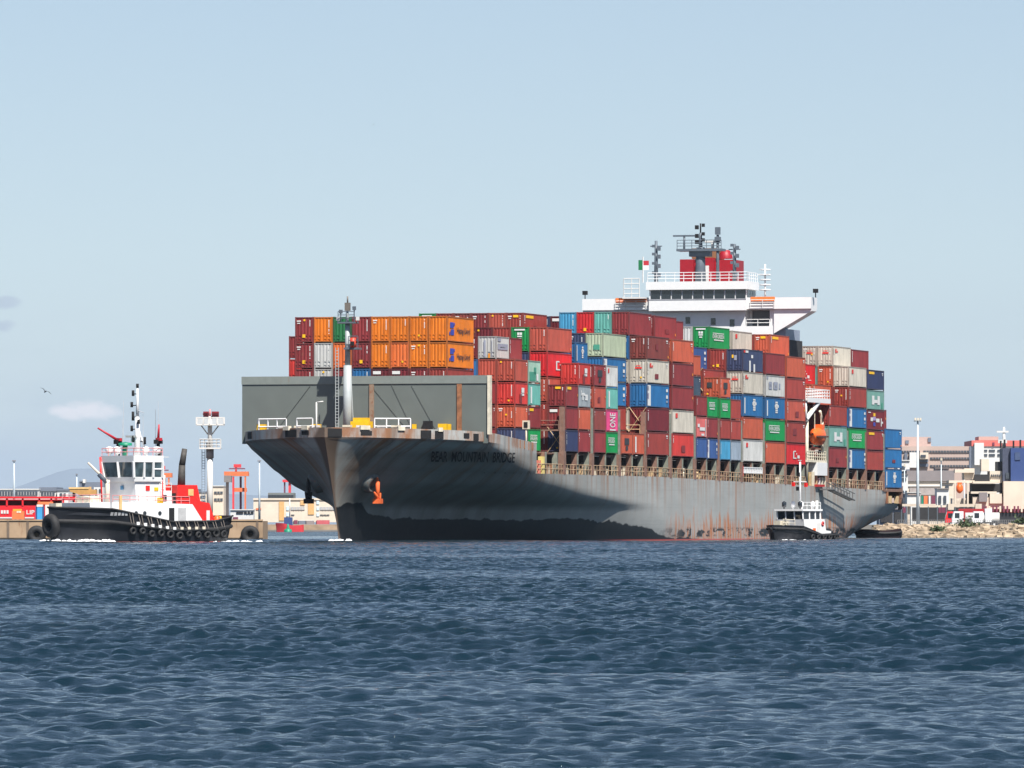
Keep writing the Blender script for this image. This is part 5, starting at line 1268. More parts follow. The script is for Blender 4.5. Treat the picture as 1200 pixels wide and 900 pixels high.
solid('blue_tank', 'blue upright tank with white lid on the quay beside the tug bow', 'tank', [('tank', mat('tank_blue', srgb(60, 155, 215, .85), .5), 43.5, 49.5, 594, 610, 0, .9), ('frame', M_NAVYB, 41.5, 43.3, 593, 610, .1, .9), ('frame', M_NAVYB, 49.7, 51.5, 593, 610, .1, .9), ('lid', M_WHITE_W, 43, 50, 591.3, 593.9, -.05, 1)], 46, Yo)
solid('orange_bin', 'orange topped white bin on the quay between the blue tank and the tug', 'bin', [('body', M_WHITE_W, 53, 61, 591.5, 610, .2, 1.2), ('lid', M_CRORA, 44, 62, 588, 591.3, 1.2, 1.0)], 56, Yo)

# ---- generic background building
def building(name, label, px0, px1, ytop, ybase, Y, depth, m, bands=(), cat='building', roof=None, extras=(), bandm=None, group=None):
    t = thing(name, label, cat, (X((px0 + px1) / 2, Y), Y, 0), 0, group)
    loc(wbox(px0, px1, ytop, ybase, Y, depth), 'wall', m, t, t.location)
    if roof:
        loc(wbox(px0 - .4, px1 + .4, ytop - roof[1], ytop - .05, Y - .5, depth + 1), 'roof', roof[0], t, t.location)
    for bd in bands:
        a, b, c, d = bd[:4]; mm = bd[4] if len(bd) > 4 else (bandm or M_WIN)
        nm = bd[5] if len(bd) > 5 else 'window_band'
        loc(wbox(a, b, c, d, Y - .35, .33), nm, mm, t, t.location)
        if nm == 'window_band' and b - a > 8:
            k = MB(); n = int((b - a) / 3.2)
            for i in range(1, n): xx = a + (b - a) * i / n; k = wbox(xx - .22, xx + .22, c, d, Y - .5, .1, k)
            if n > 1: loc(k, 'mullion', m, t, t.location)
    for a, b, c, d, mm, nm, f, dep in extras: loc(wbox(a, b, c, d, Y + f, dep), nm, mm, t, t.location)
    return t
def lamp_mast(px, ytop, ybase, Y, label, w=.25, head=None):
    t = thing('light_mast', label, 'light mast', (X(px, Y), Y, 0), 0, 'tall light masts round the harbour')
    k = MB(); k.tube((0, 0, Zy(ybase, Y)), (0, 0, Zy(ytop, Y)), w * 1.3, w * .7, n=8); k.build('pole', M_LMAST, t)
    hw = (head or 2.2) * Y / FPX; hh = (4.2 if px > 700 else 1.7) * Y / FPX
    k = MB(); k.box(-hw, hw, -.5, .5, Zy(ytop, Y), Zy(ytop, Y) + .25 * hh)
    k.build('head_frame', M_LMAST, t)
    n = max(3, int(hw / .5))
    for i in range(n):
        x = -hw + 2 * hw * (i + .5) / n; k = MB(); k.box(x - hw/n*.7, x + hw/n*.7, -.7, -.1, Zy(ytop, Y) + .3 * hh, Zy(ytop, Y) + hh); k.build('floodlight', M_CREAM if px > 700 else M_ROOFG, t)
    return t
# left far shore
Yf = 2750
building('terminal_building', 'long low white building with window rows at the left edge', -40, 45, 574, 612, Yf, 40, M_BWHITE, [(-30, 15, 576, 581), (18, 44, 576.2, 580.6)], roof=(M_BWHITE, 1.2))
building('flat_roof_building', 'white building with grey roof storey left of the tug', 46, 66, 575.5, 612, Yf + 10, 40, M_BWHITE, [(48, 64, 577, 581)], roof=(M_BGREY, 4.5))
building('small_white_building', 'small white block beside the tan boom left of the tug wheelhouse', 67, 80, 575, 612, Yf + 5, 30, M_BWHITE, [(70, 73, 578, 581), (74.5, 77, 578, 581)], roof=(M_BGREY, 2.2))
building('dark_grey_building', 'dark grey block with white annex directly left of the tug wheelhouse', 93, 122, 565, 612, Yf + 60, 50, M_BGREY, [(93, 97, 563.5, 565, M_BGREY, 'parapet')], extras=[(110, 121, 571, 590, M_BWHITE, 'annex', -12, 11), (111.5, 113.5, 573, 577, M_WIN, 'window', -12.4, .3), (116, 118, 573, 577, M_WIN, 'window', -12.4, .3), (97, 100, 561.5, 566, M_BWHITE, 'stair_head', -1, 8), (104, 107, 570.5, 574.5, M_BTAN, 'tan_panel', -1, .6)])
t = thing('tan_boat', 'tan hulled small boat propped above the tug foredeck line', 'boat', (X(98, 1250), 1250, 0))
k = MB(); k.prism([(X(80.5, 1250) - t.location.x, Zy(571.5, 1250)), (X(82, 1250) - t.location.x, Zy(576, 1250)), (X(95, 1250) - t.location.x, Zy(580.5, 1250)), (X(113, 1250) - t.location.x, Zy(579, 1250)), (X(113, 1250) - t.location.x, Zy(574, 1250)), (X(95, 1250) - t.location.x, Zy(572.5, 1250))], 'y', 0, 3); k.build('hull', mat('boat_tan', srgb(200, 150, 85, .85), .6), t)
k = MB(); k.box(X(80.5, 1250) - t.location.x, X(104, 1250) - t.location.x, -.1, 3.1, Zy(573, 1250), Zy(571, 1250)); k.build('gunwale', mat('boat_gunwale', srgb(235, 195, 130, .85), .6), t)
k = MB()
for px in (86, 95, 104, 112): k.tube((X(px, 1250) - t.location.x, 1.5, 0), (X(px, 1250) - t.location.x, 1.5, Zy(577, 1250)), .25, n=6)
k.build('cradle_leg', M_POST, t)
lamp_mast(16.5, 541, 600, 2600, 'thin light mast standing above the red vessel at the left edge', .35)
lamp_mast(90, 557, 600, 2700, 'short light mast beside the dark grey block', .3, 1.2)
lamp_mast(304, 541, 612, 2600, 'thin light mast between the red straddle cranes and the ship bow', .35)

# signal tower
Yt = 1010; tp_ = at(251, 0, Yt); sig = thing('signal_tower', 'tall white harbour signal tower with red light boxes between tug and ship', 'tower', (tp_.x, Yt, 0))
def tz(y): return Zy(y, Yt)
def tx(px): return (px - 246) * Yt / FPX
sig.location.x = X(246, Yt)
k = MB(); k.tube((0, 0, tz(612)), (0, 0, tz(536)), 6.6*Yt/FPX/2*1.05, n=18); k.tube((0, 0, tz(536)), (0, 0, tz(527)), 8.6*Yt/FPX/2, n=18); sh_ = k.build('shaft', M_BWHITE, sig)
k = MB(); k.tube((0, 0, tz(537)), (0, 0, tz(526.2)), 9*Yt/FPX/2, n=18); k.build('collar', mat('collar_grey', srgb(150, 152, 160, .8), .6), sh_)
k = MB(); k.tube((0, 0, tz(526)), (0, 0, tz(488)), .32, n=10); k.box(-.3, .3, -.3, .3, tz(508), tz(499)); k.build('upper_stem', M_BWHITE, sh_)
k = MB(); k.box(tx(234), tx(259), -1.4, 1.4, tz(526.3), tz(524.6)); k.rail([(tx(234.5), -1.3, tz(525)), (tx(258.5), -1.3, tz(525))], 1.25, .05, .55, 3); k.rail([(tx(234.5), 1.3, tz(525)), (tx(258.5), 1.3, tz(525))], 1.25, .05, .55, 3); k.build('lower_gallery', M_WHITE_W, sig)
k = MB(); k.box(tx(242), tx(244.6), -.9, -.4, tz(524.6), tz(519)); k.build('equipment_box', mat('equip_brown', (.14, .1, .08, 1), .7), sig)
k = MB()
k.box(tx(230), tx(263), -1.2, 1.2, tz(498.6), tz(496.6)); k.box(tx(230), tx(263), -1.25, -1.15, tz(490), tz(489)); k.box(tx(230), tx(263), 1.15, 1.25, tz(490), tz(489))
for px in (230.4, 238.5, 246, 254.5, 262.6):
    for y in (-1.2, 1.2): k.box(tx(px) - .07, tx(px) + .07, y - .06, y + .06, tz(497), tz(489))
for i in range(8): k.box(tx(230), tx(263), -1.22, -1.18, tz(495.8 - i*.9) - .03, tz(495.8 - i*.9) + .03)
k.build('upper_gallery', M_BWHITE, sig)
k = MB()
for a, b in (((236, 499), (243.5, 509)), ((256, 499), (248.5, 509))): k.tube((tx(a[0]), 0, tz(a[1])), (tx(b[0]), 0, tz(b[1])), .1, n=6)
k.build('strut', M_BWHITE, sig)
for a, b in ((238.3, 244.5), (248.2, 256.5)):
    k = MB(); k.box(tx(a), tx(b), -.4, .4, tz(488.6), tz(482.3)); lbx = k.build('light_box', mat('lamp_box_red', srgb(150, 40, 48, .8), .5), sig)
    k = MB()
    for j in range(3): k.tube((tx(a + (b-a)*(j+.5)/3), -.42, tz(485.4)), (tx(a + (b-a)*(j+.5)/3), -.55, tz(485.4)), .2, n=10)
    k.build('lens', mat('lens_dark_red', (.09, .012, .014, 1), .3), lbx)
k = MB(); k.tube((0, 0, tz(488)), (0, 0, tz(479.5)), .14, n=6); k.build('finial', mat('finial_coral', srgb(235, 150, 150, .85), .5), sig)
k = MB()
for px in (236.5, 240): k.tube((tx(px), .5, tz(612)), (tx(px), .5, tz(527)), .05, n=4)
for i in range(26): k.tube((tx(236.5), .5, tz(608 - i*3.1)), (tx(240), .5, tz(608 - i*3.1)), .04, n=4)
k.build('ladder_cage', mat('cage_grey', srgb(150, 165, 180, .8), .5), sig)

# red straddle carriers and gantries
def straddle(label, px0, px1, ytop, ybase, Y, cols):
    t = thing('straddle_carrier', label, 'straddle carrier', (X((px0+px1)/2, Y), Y, 0), 0, 'red container cranes on the far quay'); w = (px1 - px0)
    def part(nm, m, a, b, c, d, f, dep): loc(wbox(a, b, c, d, Y + f, dep), nm, m, t, t.location)
    hgt = ybase - ytop
    for i, (fr, wd) in enumerate(((.10, 3.4), (.36, 2.2), (.68, 2.4), (.88, 1.8))):
        part('leg', cols[i % len(cols)], px0 + w*fr - wd/2 + .6, px0 + w*fr + wd/2 + .6, ytop + hgt*.22, ybase, 6 if i % 2 == 0 else 0, 2)
    part('top_beam', M_CRORA, px0 - .5, px1 + 1, ytop + hgt*.13, ytop + hgt*.21, -.3, 9)
    part('spreader', M_CRORA, px0 + w*.42, px1 - 1, ytop + hgt*.42, ytop + hgt*.49, 2, 4)
    part('engine_house', mat('house_grey', (.2, .18, .17, 1), .7), px0 - .5, px0 + w*.30, ytop + hgt*.20, ytop + hgt*.32, -1, 6)
    part('cabin', M_CRRED, px0 + w*.40, px0 + w*.72, ytop, ytop + hgt*.06, 1, 3); part('mast_head', M_CRRED, px0 + w*.46, px0 + w*.54, ytop + hgt*.05, ytop + hgt*.15, 1, 2)
    part('deck_rail', M_CRMAR, px0 + w*.2, px0 + w*.9, ytop + hgt*.07, ytop + hgt*.09, 0, .4)
    return t
straddle('red and white straddle carrier directly right of the signal tower', 263, 290, 544, 610, 2720, [M_BCREAM, M_CRRED, M_CRMAR, M_CRORA])
straddle('red straddle carrier partly hidden between the tug wheelhouse and its funnel', 176, 200, 546, 610, 2730, [M_CRMAR, M_CRRED, M_CRRED, M_CRORA])
t = thing('red_gantry', 'red crane legs standing behind the cream warehouse under the ship bow', 'crane', (X(337, 3100), 3100, 0), 0)
for a, b, m in ((332.6, 334.2, M_CRMAR), (338, 340.8, M_CRRED)): loc(wbox(a, b, 563, 612, 3100, 4), 'leg', m, t, t.location)
loc(wbox(331, 343, 562, 565, 3099, 6), 'cross_beam', M_CRRED, t, t.location)
t = thing('radio_mast', 'thin white radio mast with cross arm behind the red tug funnel', 'mast', (X(190.5, 2700), 2700, 0))
k = MB(); k.tube((0, 0, 3), (0, 0, Zy(534, 2700)), .5, .3, n=6); k.build('pole', M_BWHITE, t)
k = MB(); k.box(-3, 2.4, -.3, .3, Zy(536, 2700), Zy(535.2, 2700)); k.build('cross_arm', M_BWHITE, t)
building('cream_office', 'cream office block with window rows left behind the signal tower', 225, 242, 577, 612, 2800, 30, M_BCREAM, [(228, 233, 581, 583.5), (235, 241, 581, 583.5), (228, 233, 587, 590), (235, 241, 587, 590), (228, 240, 595, 598)], roof=(M_BGREY, 1.2))
building('grey_shed', 'blue grey shed roof behind the cream office beside the red funnel', 219, 232, 573, 612, 2850, 30, M_BGREY)
building('pale_block', 'pale block with dark window row between the signal tower and straddle carrier', 249, 262, 570, 612, 2810, 30, M_BCREAM, [(251, 261, 576, 578.5), (251, 261, 584, 587)], roof=(M_BWHITE, 1))
building('white_launch_station', 'low white station with black window strip under the red straddle carrier', 270, 297, 598, 614, 2500, 12, M_BWHITE, [(277, 285, 599.5, 602, M_BLACK), (286, 297, 599.5, 602, M_BLACK), (273, 279, 606, 610, M_CRMAR, 'door')], roof=(M_BWHITE, 1.1))
# big cream warehouse
building('warehouse', 'large cream warehouse with tan panels across the water under the ship bow', 297, 402, 586, 612, 2900, 60, M_BCREAM,
         [(327, 333, 588, 610, M_BTAN, 'tan_panel'), (352, 357, 586.5, 592, M_BTAN, 'tan_panel'), (361, 368, 586.5, 603, M_BTAN, 'tan_panel'), (341, 357, 594, 597.6, mat('pale_window', (.38, .38, .38, 1), .5)), (375, 392, 594, 597.6, MATS['pale_window']), (341, 345, 603, 603.9), (375, 386, 603, 603.9),
          (335.5, 338.5, 593.5, 598, mat('pane_pale_blue', srgb(205, 228, 238, .85), .4), 'window'), (335.5, 338.5, 601, 605, MATS['pane_pale_blue'], 'window'), (371, 374, 587, 591, MATS['pane_pale_blue'], 'window'), (371, 374, 594, 598, MATS['pane_pale_blue'], 'window'), (371, 374, 601, 605, MATS['pane_pale_blue'], 'window'), (300, 306, 595.5, 597.5, M_CRORA, 'sign')], roof=(M_BCREAM, 2.2))
building('lattice_building', 'dark grey slatted building rising behind the cream warehouse roof', 314, 344, 577.5, 600, 3050, 30, mat('slat_grey', srgb(120, 124, 122, .8), .8), [(314, 344, 580, 580.7), (314, 344, 582, 582.7)])
# far quay edge and what stands on it
k = wbox(200, 420, 614.6, 621, 2560, 20); tag(k.build('quay_edge', M_CONC), 'long tan quay edge across the water under the ship bow', 'quay wall')
for px0, px1, m, lb_ in ((338, 341.5, M_CRMAR, 'small maroon container standing on end on the far quay'), (344.5, 348.5, M_CRMAR, 'second small maroon container on the far quay right of the first'), (371, 386, mat('box_rose', srgb(190, 90, 98, .8), .6), 'long rose red container on the far quay beside the ship stem'), (350, 358, M_BGREY, 'grey container with white top on the far quay'), (359, 368, M_ROOFG, 'pale grey container on the far quay next to the rose red one')):
    solid('shipping_container', lb_, 'container', [('body', m, px0, px1, 610.2, 614.4, 0, 2.5), ('door_end', M_BLACK, px0 - .9, px0, 610.4, 614.4, .1, 2.3), ('roof_rail', M_BWHITE if px0 > 349 and px0 < 360 else m, px0, px1, 609.5, 610.1, 0, 2.5)], px0, 2570, 'containers on the far quay')
t = thing('red_work_boat', 'small red boat moored at the far quay', 'boat', (X(323, 2500), 2500, 0)); 
boat_hull(10, 4, 3.2, 2.3, 2.6, m=M_CRRED, parent=t); k = MB(); k.box(3, 6, -1.4, 1.4, 2, 5.2); k.build('cabin', M_NAVYB, t); k = MB(); k.tube((5, 0, 5), (5, 0, 12), .2, n=6); k.build('mast', M_WHITE_W, t)
t = thing('green_buoy', 'green channel buoy in front of the far quay', 'buoy', (X(337.5, 2450), 2450, 0))
k = MB(); k.lathe([(1.4, -.5), (1.4, .8), (.6, 1.2)], n=12); k.build('float', M_GREENP, t); k = MB(); k.lathe([(.6, 1.2), (.3, 2.6), (.02, 3.0)], n=10); k.build('cage', M_GREENP, t)

# ---- right shore
rng = random.Random(21)
M_ROCK = mat('breakwater_rock', srgb(200, 178, 150, .62), .9, var=.4, scale=.8, bump=.5)
k = MB(); Yk = 1190
for i in range(900):
    f = rng.random(); dep = f ** .8; s = rng.uniform(.35, 1.0) * (1.0 if f < .8 else .7)
    x = rng.uniform(X(1035, 1190), X(1230, 1190) + 10); y = Yk + dep * 30; z = -.3 + dep * 2.35 + rng.uniform(-.15, .25)
    q = Matrix.Translation((x, y, z)) @ Matrix.Rotation(rng.uniform(0, 6.28), 4, 'Z') @ Matrix.Rotation(rng.uniform(-.5, .5), 4, 'X')
    d = [Vector((sx * s * rng.uniform(.5, 1), sy * s * rng.uniform(.5, 1), sz * s * rng.uniform(.4, .75))) for sx in (-1, 1) for sy in (-1, 1) for sz in (-1, 1)]
    P = [q @ v for v in d]; b = len(k.v); k.v += [tuple(p) for p in P]
    for fc in ((0,1,3,2), (4,6,7,5), (0,4,5,1), (2,3,7,6), (0,2,6,4), (1,5,7,3)): k.f.append(tuple(b + j for j in fc)); k.mi.append(0); k.sm.append(False)
tag(k.build('breakwater_rocks', M_ROCK), 'bank of pale tumbled boulders along the water at the right', kind='stuff')
M_LEAF = mat('shrub_leaf', (.05, .075, .03, 1), .8, var=.5, scale=3)
for px, y, r, lb_ in ((1133, 617, 1.0, 'low green shrub growing on the rocks below the white lorry'), (1098, 622, .6, 'small dark shrub low among the rocks below the red lorry'), (1197, 613, .7, 'shrub on top of the rocks at the right edge')):
    c = at(px, y, 1196 + (622 - y)); t = thing('shrub', lb_, 'shrub', c, 0, 'shrubs on the rock bank'); k = MB()
    for i in range(260):
        v = Vector((rng.gauss(0, .55), rng.gauss(0, .4), abs(rng.gauss(0, .35)))) * r * 1.6; n_ = Vector((rng.gauss(0, 1), rng.gauss(0, 1), rng.gauss(0, 1))).normalized(); a = n_.orthogonal() * .16; b_ = n_.cross(a)
        k.face([v - a, v + b_, v + a, v - b_])
    k.build('foliage', M_LEAF, t)
    k = MB(); 
    for i in range(5): k.tube((0, 0, -.3), (rng.gauss(0, .3) * r, rng.gauss(0, .3) * r, .6 * r), .05, .02, n=4)
    k.build('stem', M_POST, t)
lamp_mast(1075.5, 494, 616, 1290, 'tall pale floodlight mast right of the container ship stern', .24, 4.5)
Yb = 2300
M_BPNK2 = mat('building_rose', srgb(214, 186, 176, .68), .8, var=.05)
building('office_block', 'long pinkish office block with dark window strips right of the ship stern', 1040, 1137, 523, 616, Yb, 40, M_BPINK,
         [(1082, 1136, 528, 530.4), (1046, 1078, 528.2, 530.2), (1090, 1136, 536, 538.2), (1090, 1136, 545, 547.2), (1136, 1138, 523, 560, M_BGREY, 'end_wall')], extras=[(1040, 1091, 512, 523, M_BPNK2, 'upper_storey', 5, 25), (1087.5, 1091, 513, 518, M_BGREY, 'louvre', 4.6, .3), (1061, 1065, 516, 520, M_BGREY, 'louvre', 4.6, .3), (1078, 1088, 530.3, 538, M_BCREAM, 'balcony', -4, 4), (1079, 1085, 533, 535.5, M_WIN, 'window', -4.4, .3), (1066, 1076, 530.2, 548, M_BWHITE, 'stair_tower', -3, 3), (1078, 1088, 538.4, 541.5, M_BGREY, 'louvre', -1, .6), (1078, 1088, 543.4, 547, M_BGREY, 'louvre', -1, .6), (1060, 1063.5, 530.5, 547, M_BGREY, 'glass_strip', -1, .6)])
building('white_annexe', 'white low annexe at the foot of the pinkish office block beside the ship stern', 1052, 1066, 540, 616, 2100, 20, M_BWHITE, [(1055, 1060, 546, 549), (1062, 1066, 550, 553, M_BGREY)], roof=(M_BWHITE, 1))
building('grey_roof_shed', 'long shed with wide grey roof and cream wall behind the light mast', 1063, 1118, 564, 616, 1750, 40, M_BCREAM, [(1064, 1116, 568, 570, M_BWHITE, 'gutter'), (1066, 1112, 572, 580, mat('shed_recess', srgb(175, 165, 160, .8), .8), 'bay')], roof=(M_ROOFG, 12.5))
building('tower_block', 'white tower block with coral red top floor right of the pinkish office', 1139, 1206, 523, 616, 2500, 40, M_BWHITE,
         [(1153, 1157, 527, 529), (1159, 1166, 527, 529), (1169, 1173, 527, 529), (1153, 1157, 532, 534.5), (1159, 1166, 532, 534.5), (1169, 1173, 532, 534.5), (1149, 1150.6, 520.5, 522.5), (1149, 1150.6, 526, 528), (1149, 1150.6, 531, 533), (1149, 1150.6, 536, 538)], roof=(M_ROOFR, 6.8), extras=[(1147, 1170, 511.6, 516, M_BPINK, 'roof_plant', 5, 20), (1142, 1153, 519, 545, M_BWHITE, 'stair_tower', -4, 4), (1163, 1165.5, 518.5, 522, M_CRMAR, 'window', -.8, .3)])
building('gantry_shed', 'white shed with coloured boxes beside the foot of the light mast', 1063, 1079, 577.5, 616, 1500, 8, M_BWHITE, [(1064, 1078, 579, 579.8, M_BPINK, 'seam')], roof=(M_BWHITE, .8))
for a, b, m, lb_ in ((1079.5, 1082, M_GREENP, 'green container standing between white shed and orange container'), (1082.3, 1087, M_CRORA, 'orange container standing right of the green one under the grey shed'), (1088, 1090.6, M_BWHITE, 'white container between the orange and maroon containers'), (1091, 1096, M_CRMAR, 'maroon container under the grey roof shed')):
    solid('shipping_container', lb_, 'container', [('body', m, a, b, 581, 591.5, 0, 3), ('door_end', M_ROOFG, a + .2, a + .5, 581.4, 591, -.06, .06)], a, 1490, 'containers stacked on the right quay')
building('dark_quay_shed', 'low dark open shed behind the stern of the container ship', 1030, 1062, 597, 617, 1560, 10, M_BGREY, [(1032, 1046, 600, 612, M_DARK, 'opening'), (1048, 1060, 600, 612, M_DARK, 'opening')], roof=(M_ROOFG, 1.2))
for nm, lb_, a_, b_, y0_, y1_, Y_, m_, bands_ in (
    ('pale_shed', 'pale low shed with dark doors just right of the light mast foot', 1098, 1112, 573, 592, 1560, M_BWHITE, [(1100, 1103, 581, 590), (1106, 1109, 581, 590)]),
    ('cream_store', 'small cream store with one window left of the orange hanging lifeboat', 1104, 1117, 566, 580, 1620, M_BCREAM, [(1108, 1112, 569, 573)]),
    ('white_workshop', 'small white workshop behind the ship stern beside the pinkish block', 1053, 1064, 556, 575, 1700, M_BWHITE, [(1055, 1062, 560, 563)]),
    ('grey_workshop', 'small grey workshop low behind the ship stern left of the light mast', 1055, 1070, 579, 592, 1580, M_BGREY, [(1058, 1061, 583, 590), (1064, 1067, 583, 590)]),
    ('tan_annexe', 'tan annexe with window row under the pinkish office block', 1096, 1112, 549, 557, 1900, M_BPNK2, [(1098, 1110, 551, 553)])):
    building(nm, lb_, a_, b_, y0_, y1_, Y_, 8, m_, bands_, roof=(M_ROOFG, .8))
for px_, y_, Y_, lb_ in ((1103, 541, 1600, 'thin lamp post before the grey roof shed'), (1130, 556, 1500, 'short lamp post beside the cream moored ship'), (1060, 548, 1650, 'thin lamp post just right of the stern containers')):
    lamp_mast(px_, y_, 612, Y_, lb_, .14, 1.2)
# elevated beam with columns
t = thing('covered_walkway', 'tan elevated walkway on columns over dark openings behind the lorries', 'walkway', (X(1100, 1330), 1330, 0))
def wp(nm, m, a, b, c, d, Y, dep): loc(wbox(a, b, c, d, Y, dep), nm, m, t, t.location)
wp('deck_beam', M_BTAN if False else mat('walkway_tan', srgb(205, 190, 172, .85), .8, var=.1), 1054, 1097, 590.6, 593.4, 1330, 5); wp('deck_beam', MATS['walkway_tan'], 1111, 1150, 590.6, 594, 1330, 5)
for px, w in ((1065, 2.6), (1114, 2.8), (1147, 2.6)): wp('column', MATS['walkway_tan'], px - w/2, px + w/2, 593.4, 616, 1331, 1.2)
wp('head_block', MATS['walkway_tan'], 1111, 1118, 590.5, 597.5, 1329.7, 3); wp('head_block', MATS['walkway_tan'], 1143, 1150.5, 590.5, 597.5, 1329.7, 3)
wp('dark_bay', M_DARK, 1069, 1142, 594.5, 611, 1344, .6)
for i in range(9): wp('steel_post', M_MASTD, 1056 + i*10.5, 1057 + i*10.5, 593.6, 616, 1338, .4)
for px in (1058, 1100, 1104, 1108): wp('red_panel', M_CRMAR, px, px + 3.4, 594.5, 601, 1341, .4)
# fence along the top of the rocks
k = MB(); Yw = 1236
for i in range(75): x = X(1052 + i*2.2, Yw); k.box(x - .04, x + .04, Yw, Yw + .08, 1.8, 3.25)
for z in (2.2, 2.7, 3.2): k.box(X(1052, Yw), X(1215, Yw), Yw, Yw + .06, z, z + .06)
fo = k.build('yard_fence', mat('fence_grey', srgb(150, 148, 146, .7), .7)); tag(fo, 'grey wire fence along the top of the rock bank', 'fence')
# lorries
def lorry(px, label, cab, body, tank, Y=1262, tail=7.6):
    t = thing('lorry', label, 'lorry', (X(px, Y), Y, 1.9), 0, 'lorries on the quay road'); k = MB()
    if tank: k.tube((2.4, 1.25, 1.75), (8.5, 1.25, 1.75), .95, n=14); k.build('tank', body, t)
    else: k.box(2.4, tail, 0, 2.5, 1.0, 3.4); k.build('load_box', body, t)
    k = MB(); k.box(.6, 8.2 if tank else tail, .3, 2.2, .7, .98); k.build('chassis', M_BLACK, t)
    k = MB(); k.prism([(0, .5), (0, 1.6), (.35, 2.9), (2.0, 2.9), (2.0, .5)], 'y', 0.02, 2.48); cb = k.build('cab', cab, t)
    k = MB(); k.box(.45, 1.3, -.02, .01, 1.7, 2.6); k.build('side_window', M_GLASS, cb); k = MB(); k.face([(-.02, .2, 1.65), (-.02, 2.3, 1.65), (.30, 2.3, 2.75), (.30, .2, 2.75)]); k.build('windscreen', M_GLASS, cb)
    for x in ((1.0, 4.9, 6.3, 7.5) if tank else (1.0, tail - 1.6, tail - .6)):
        k = MB(); k.tube((x, -.02, .5), (x, .35, .5), .5, n=14); wh_ = k.build('wheel', M_RUBB, t); k = MB(); k.tube((x, -.05, .5), (x, -.02, .5), .25, n=10); k.build('rim', M_WHITE_W, wh_)
    return t
lorry(1108, 'red lorry parked on the quay road left of the white tanker', M_SHRED, mat('lorry_dark_red', srgb(170, 40, 44, .8), .5), False, 1275)
t_ = lorry(1116, 'white tank lorry between the red lorry and the white lorry', M_WHITE, M_WHITE_W, True, 1262)
lorry(1139, 'white lorry with high box right of the tank lorry', M_WHITE, M_WHITE, False, 1262, 3.6)
# moored ship at the right edge
Ym = 1420; ms = thing('moored_ship', 'black hulled cream ship with navy funnel casing moored at the right edge', 'ship', (X(1170, Ym), Ym, 0))
def mp_(nm, m, a, b, c, d, f=0, dep=10, par=None): return loc(wbox(a, b, c, d, Ym + f, dep), nm, m, par or ms, ms.location)
mp_('hull', mat('moored_black', (.02, .02, .025, 1), .5), 1143, 1260, 601, 618, 0, 16)
mp_('hull_band', M_BOOT, 1143, 1260, 596.5, 600.9, .2, 15.5)
mp_('superstructure', M_BCREAM, 1176, 1260, 564, 596.4, 2, 12); mp_('accommodation', M_BCREAM, 1140, 1176, 582, 596.4, 3, 10)
mp_('casing', M_NAVYB, 1184.5, 1262, 525, 563.9, 3, 10); mp_('casing', mat('casing_slate', srgb(72, 78, 98, .8), .6), 1175, 1184.4, 525.2, 563.9, 4, 9)
mp_('casing_door', mat('door_slate', srgb(66, 84, 120, .8), .6), 1189.5, 1195.5, 530, 539, 2.8, .2)
mp_('upper_house', M_BCREAM, 1160, 1174, 552, 566, 5, 8); mp_('upper_house', M_BCREAM, 1130, 1142, 549, 562, 5, 8)
mp_('crane_pedestal', M_BCREAM, 1150, 1159, 538, 552, 6, 5); mp_('crane_arm', M_BCREAM, 1119, 1142, 550, 554, 4, 4)
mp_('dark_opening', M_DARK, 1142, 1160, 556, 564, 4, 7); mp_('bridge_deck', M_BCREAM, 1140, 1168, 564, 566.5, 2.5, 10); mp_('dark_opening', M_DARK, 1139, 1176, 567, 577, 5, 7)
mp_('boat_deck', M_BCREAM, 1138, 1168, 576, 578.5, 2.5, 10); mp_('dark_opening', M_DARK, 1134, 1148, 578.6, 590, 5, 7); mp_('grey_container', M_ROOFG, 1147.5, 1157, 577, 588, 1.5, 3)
mp_('cream_panel', M_BCREAM, 1160, 1174, 578.6, 590, 2.5, 6); mp_('dark_stack', mat('stack_dark', srgb(66, 68, 70, .8), .7), 1168, 1175, 541, 556, 6, 5); mp_('window', M_WIN, 1178.5, 1183, 554, 561, 3.7, .25)
for i in range(5): mp_('deck_house_window', M_WIN, 1161.5 + i*2.4, 1163 + i*2.4, 556, 558.5, 4.6, .3)
for i in range(14): mp_('red_bollard', M_CRMAR if i % 3 else M_BCREAM, 1146 + i*4.2, 1148 + i*4.2, 593, 600, -.6, .5)
for px in (1121, 1136): mp_('davit', M_BCREAM, px - 2.6, px - .8, 566, 600, 3, 1.2)
mp_('forward_deck', M_BCREAM, 1112, 1142, 563, 566, 4, 8); mp_('forward_house', mat('weathered_cream', srgb(214, 200, 184, .8), .7, var=.2), 1116, 1140, 584, 597, 6, 6)
mp_('bow_hull', mat('moored_grey', srgb(122, 118, 120, .8), .7), 1110, 1143, 597.2, 610, 5, 8)
k = MB(); zc = Zy(518, Ym); xc = X(1179, Ym) - ms.location.x; k.tube((xc, 6, Zy(526, Ym)), (xc, 6, Zy(500, Ym)), .45, .2, n=8); k.box(xc - 1.2, xc + .6, 5.5, 6.5, Zy(519, Ym), Zy(515, Ym)); mm_ = k.build('mast', M_BWHITE, ms)
k = MB(); k.box(xc - 1.5, xc + .9, 5.6, 6.2, Zy(506.5, Ym), Zy(504.5, Ym)); k.build('radar_scanner', M_BWHITE, mm_)
for px in (1172, 1176.5, 1187, 1195): mp_('vent_post', M_BLACK, px, px + 1.8, 514.5 + (px % 3), 525, 4, 1)
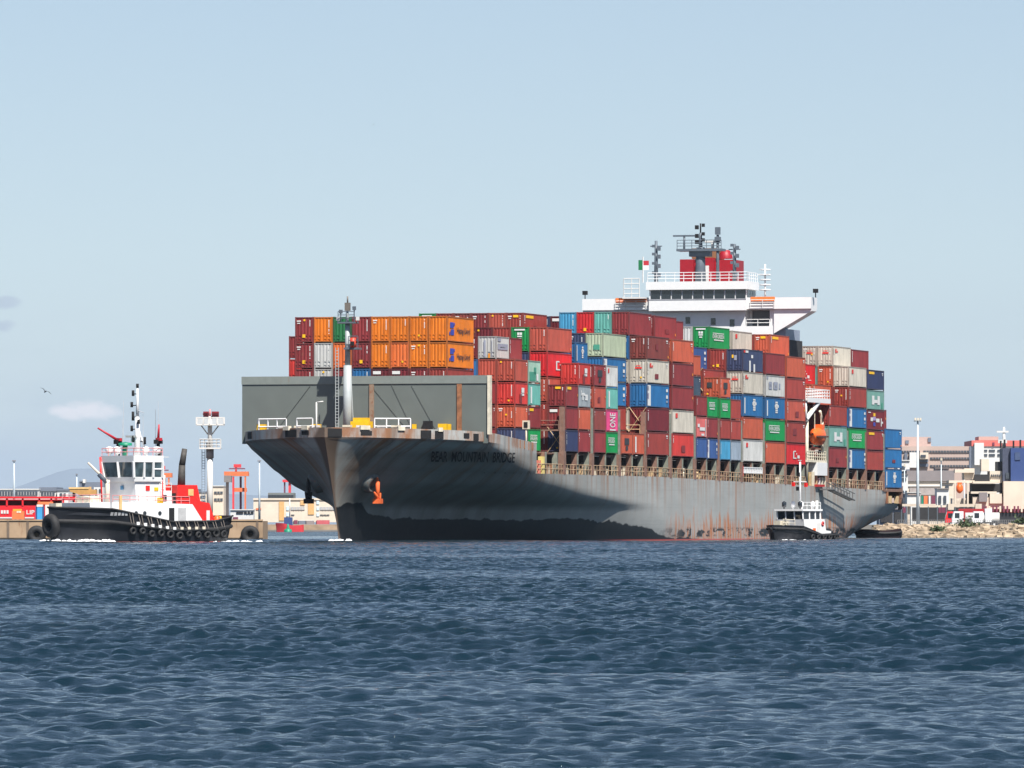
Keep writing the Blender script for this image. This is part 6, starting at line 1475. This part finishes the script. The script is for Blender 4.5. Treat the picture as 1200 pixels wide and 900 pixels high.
t = thing('lifeboat', 'orange lifeboat hanging on the side of the cream moored ship', 'lifeboat', (X(1120.5, Ym - 1), Ym - 1.5, Zy(578.5, Ym)))
k = MB(); k.grid(loft([(0, .2, .6, 1, 1.5), (.25, .6, .2, .9, 1.9), (.7, .8, 0, .9, 2.1), (1.0, .6, .2, .9, 1.9), (1.35, .2, .6, 1, 1.4)]), True); k.build('boat_shell', M_ORANGE, t)
k = MB(); k.box(.2, 1.15, -.3, .3, 1.95, 2.25); k.build('hatch', M_ORANGE, t)

# gulls
def gull(px, y, Y, label, sc, bank):
    t = thing('seagull', label, 'bird', at(px, y, Y), R(20), 'gulls in the sky'); M = Matrix.Rotation(bank, 4, 'Y') @ Matrix.Scale(sc, 4)
    k = MB(); k.lathe([(.01, -.42), (.07, -.3), (.11, -.05), (.10, .15), (.06, .28), (.065, .36), (.02, .44)], n=10, M=M @ Matrix.Rotation(R(75), 4, 'X')); k.build('body', mat('gull_dark', (.10, .10, .11, 1), .8), t)
    for s in (-1, 1):
        k = MB()
        for dz in (0, -.015):
            P = [(0, -.1, .05), (0, .12, .05), (s*.45, .16, .24), (s*.45, -.04, .26), (s*.95, .05, .12), (s*.95, -.05, .12)]
            P = [M @ Vector((a, b, c + dz)) for a, b, c in P]
            k.face([P[0], P[1], P[2], P[3]]); k.face([P[3], P[2], P[4], P[5]])
        k.build('wing', MATS['gull_dark'], t)
gull(53, 459, 420, 'small dark gull flying left above the tug', .42, .5)
gull(438, 146, 420, 'tiny gull high in the open sky above the mast', .16, -.6)

# ------------------------------------------------------------------ sea haze
hz = MB(); hz.box(-16000, 16000, -300, 90000, -6, 800)
hm = bpy.data.materials.new('sea_haze'); hm.use_nodes = True; nt = hm.node_tree; nt.nodes.remove(nt.nodes['Principled BSDF'])
pv = nt.nodes.new('ShaderNodeVolumePrincipled'); pv.inputs['Density'].default_value = 1.5e-5; pv.inputs['Color'].default_value = (.60, .74, .92, 1); pv.inputs['Anisotropy'].default_value = 0.0
nt.links.new(pv.outputs[0], nt.nodes['Material Output'].inputs['Volume'])
tag(hz.build('haze', hm), 'thin marine haze over the harbour', kind='stuff')
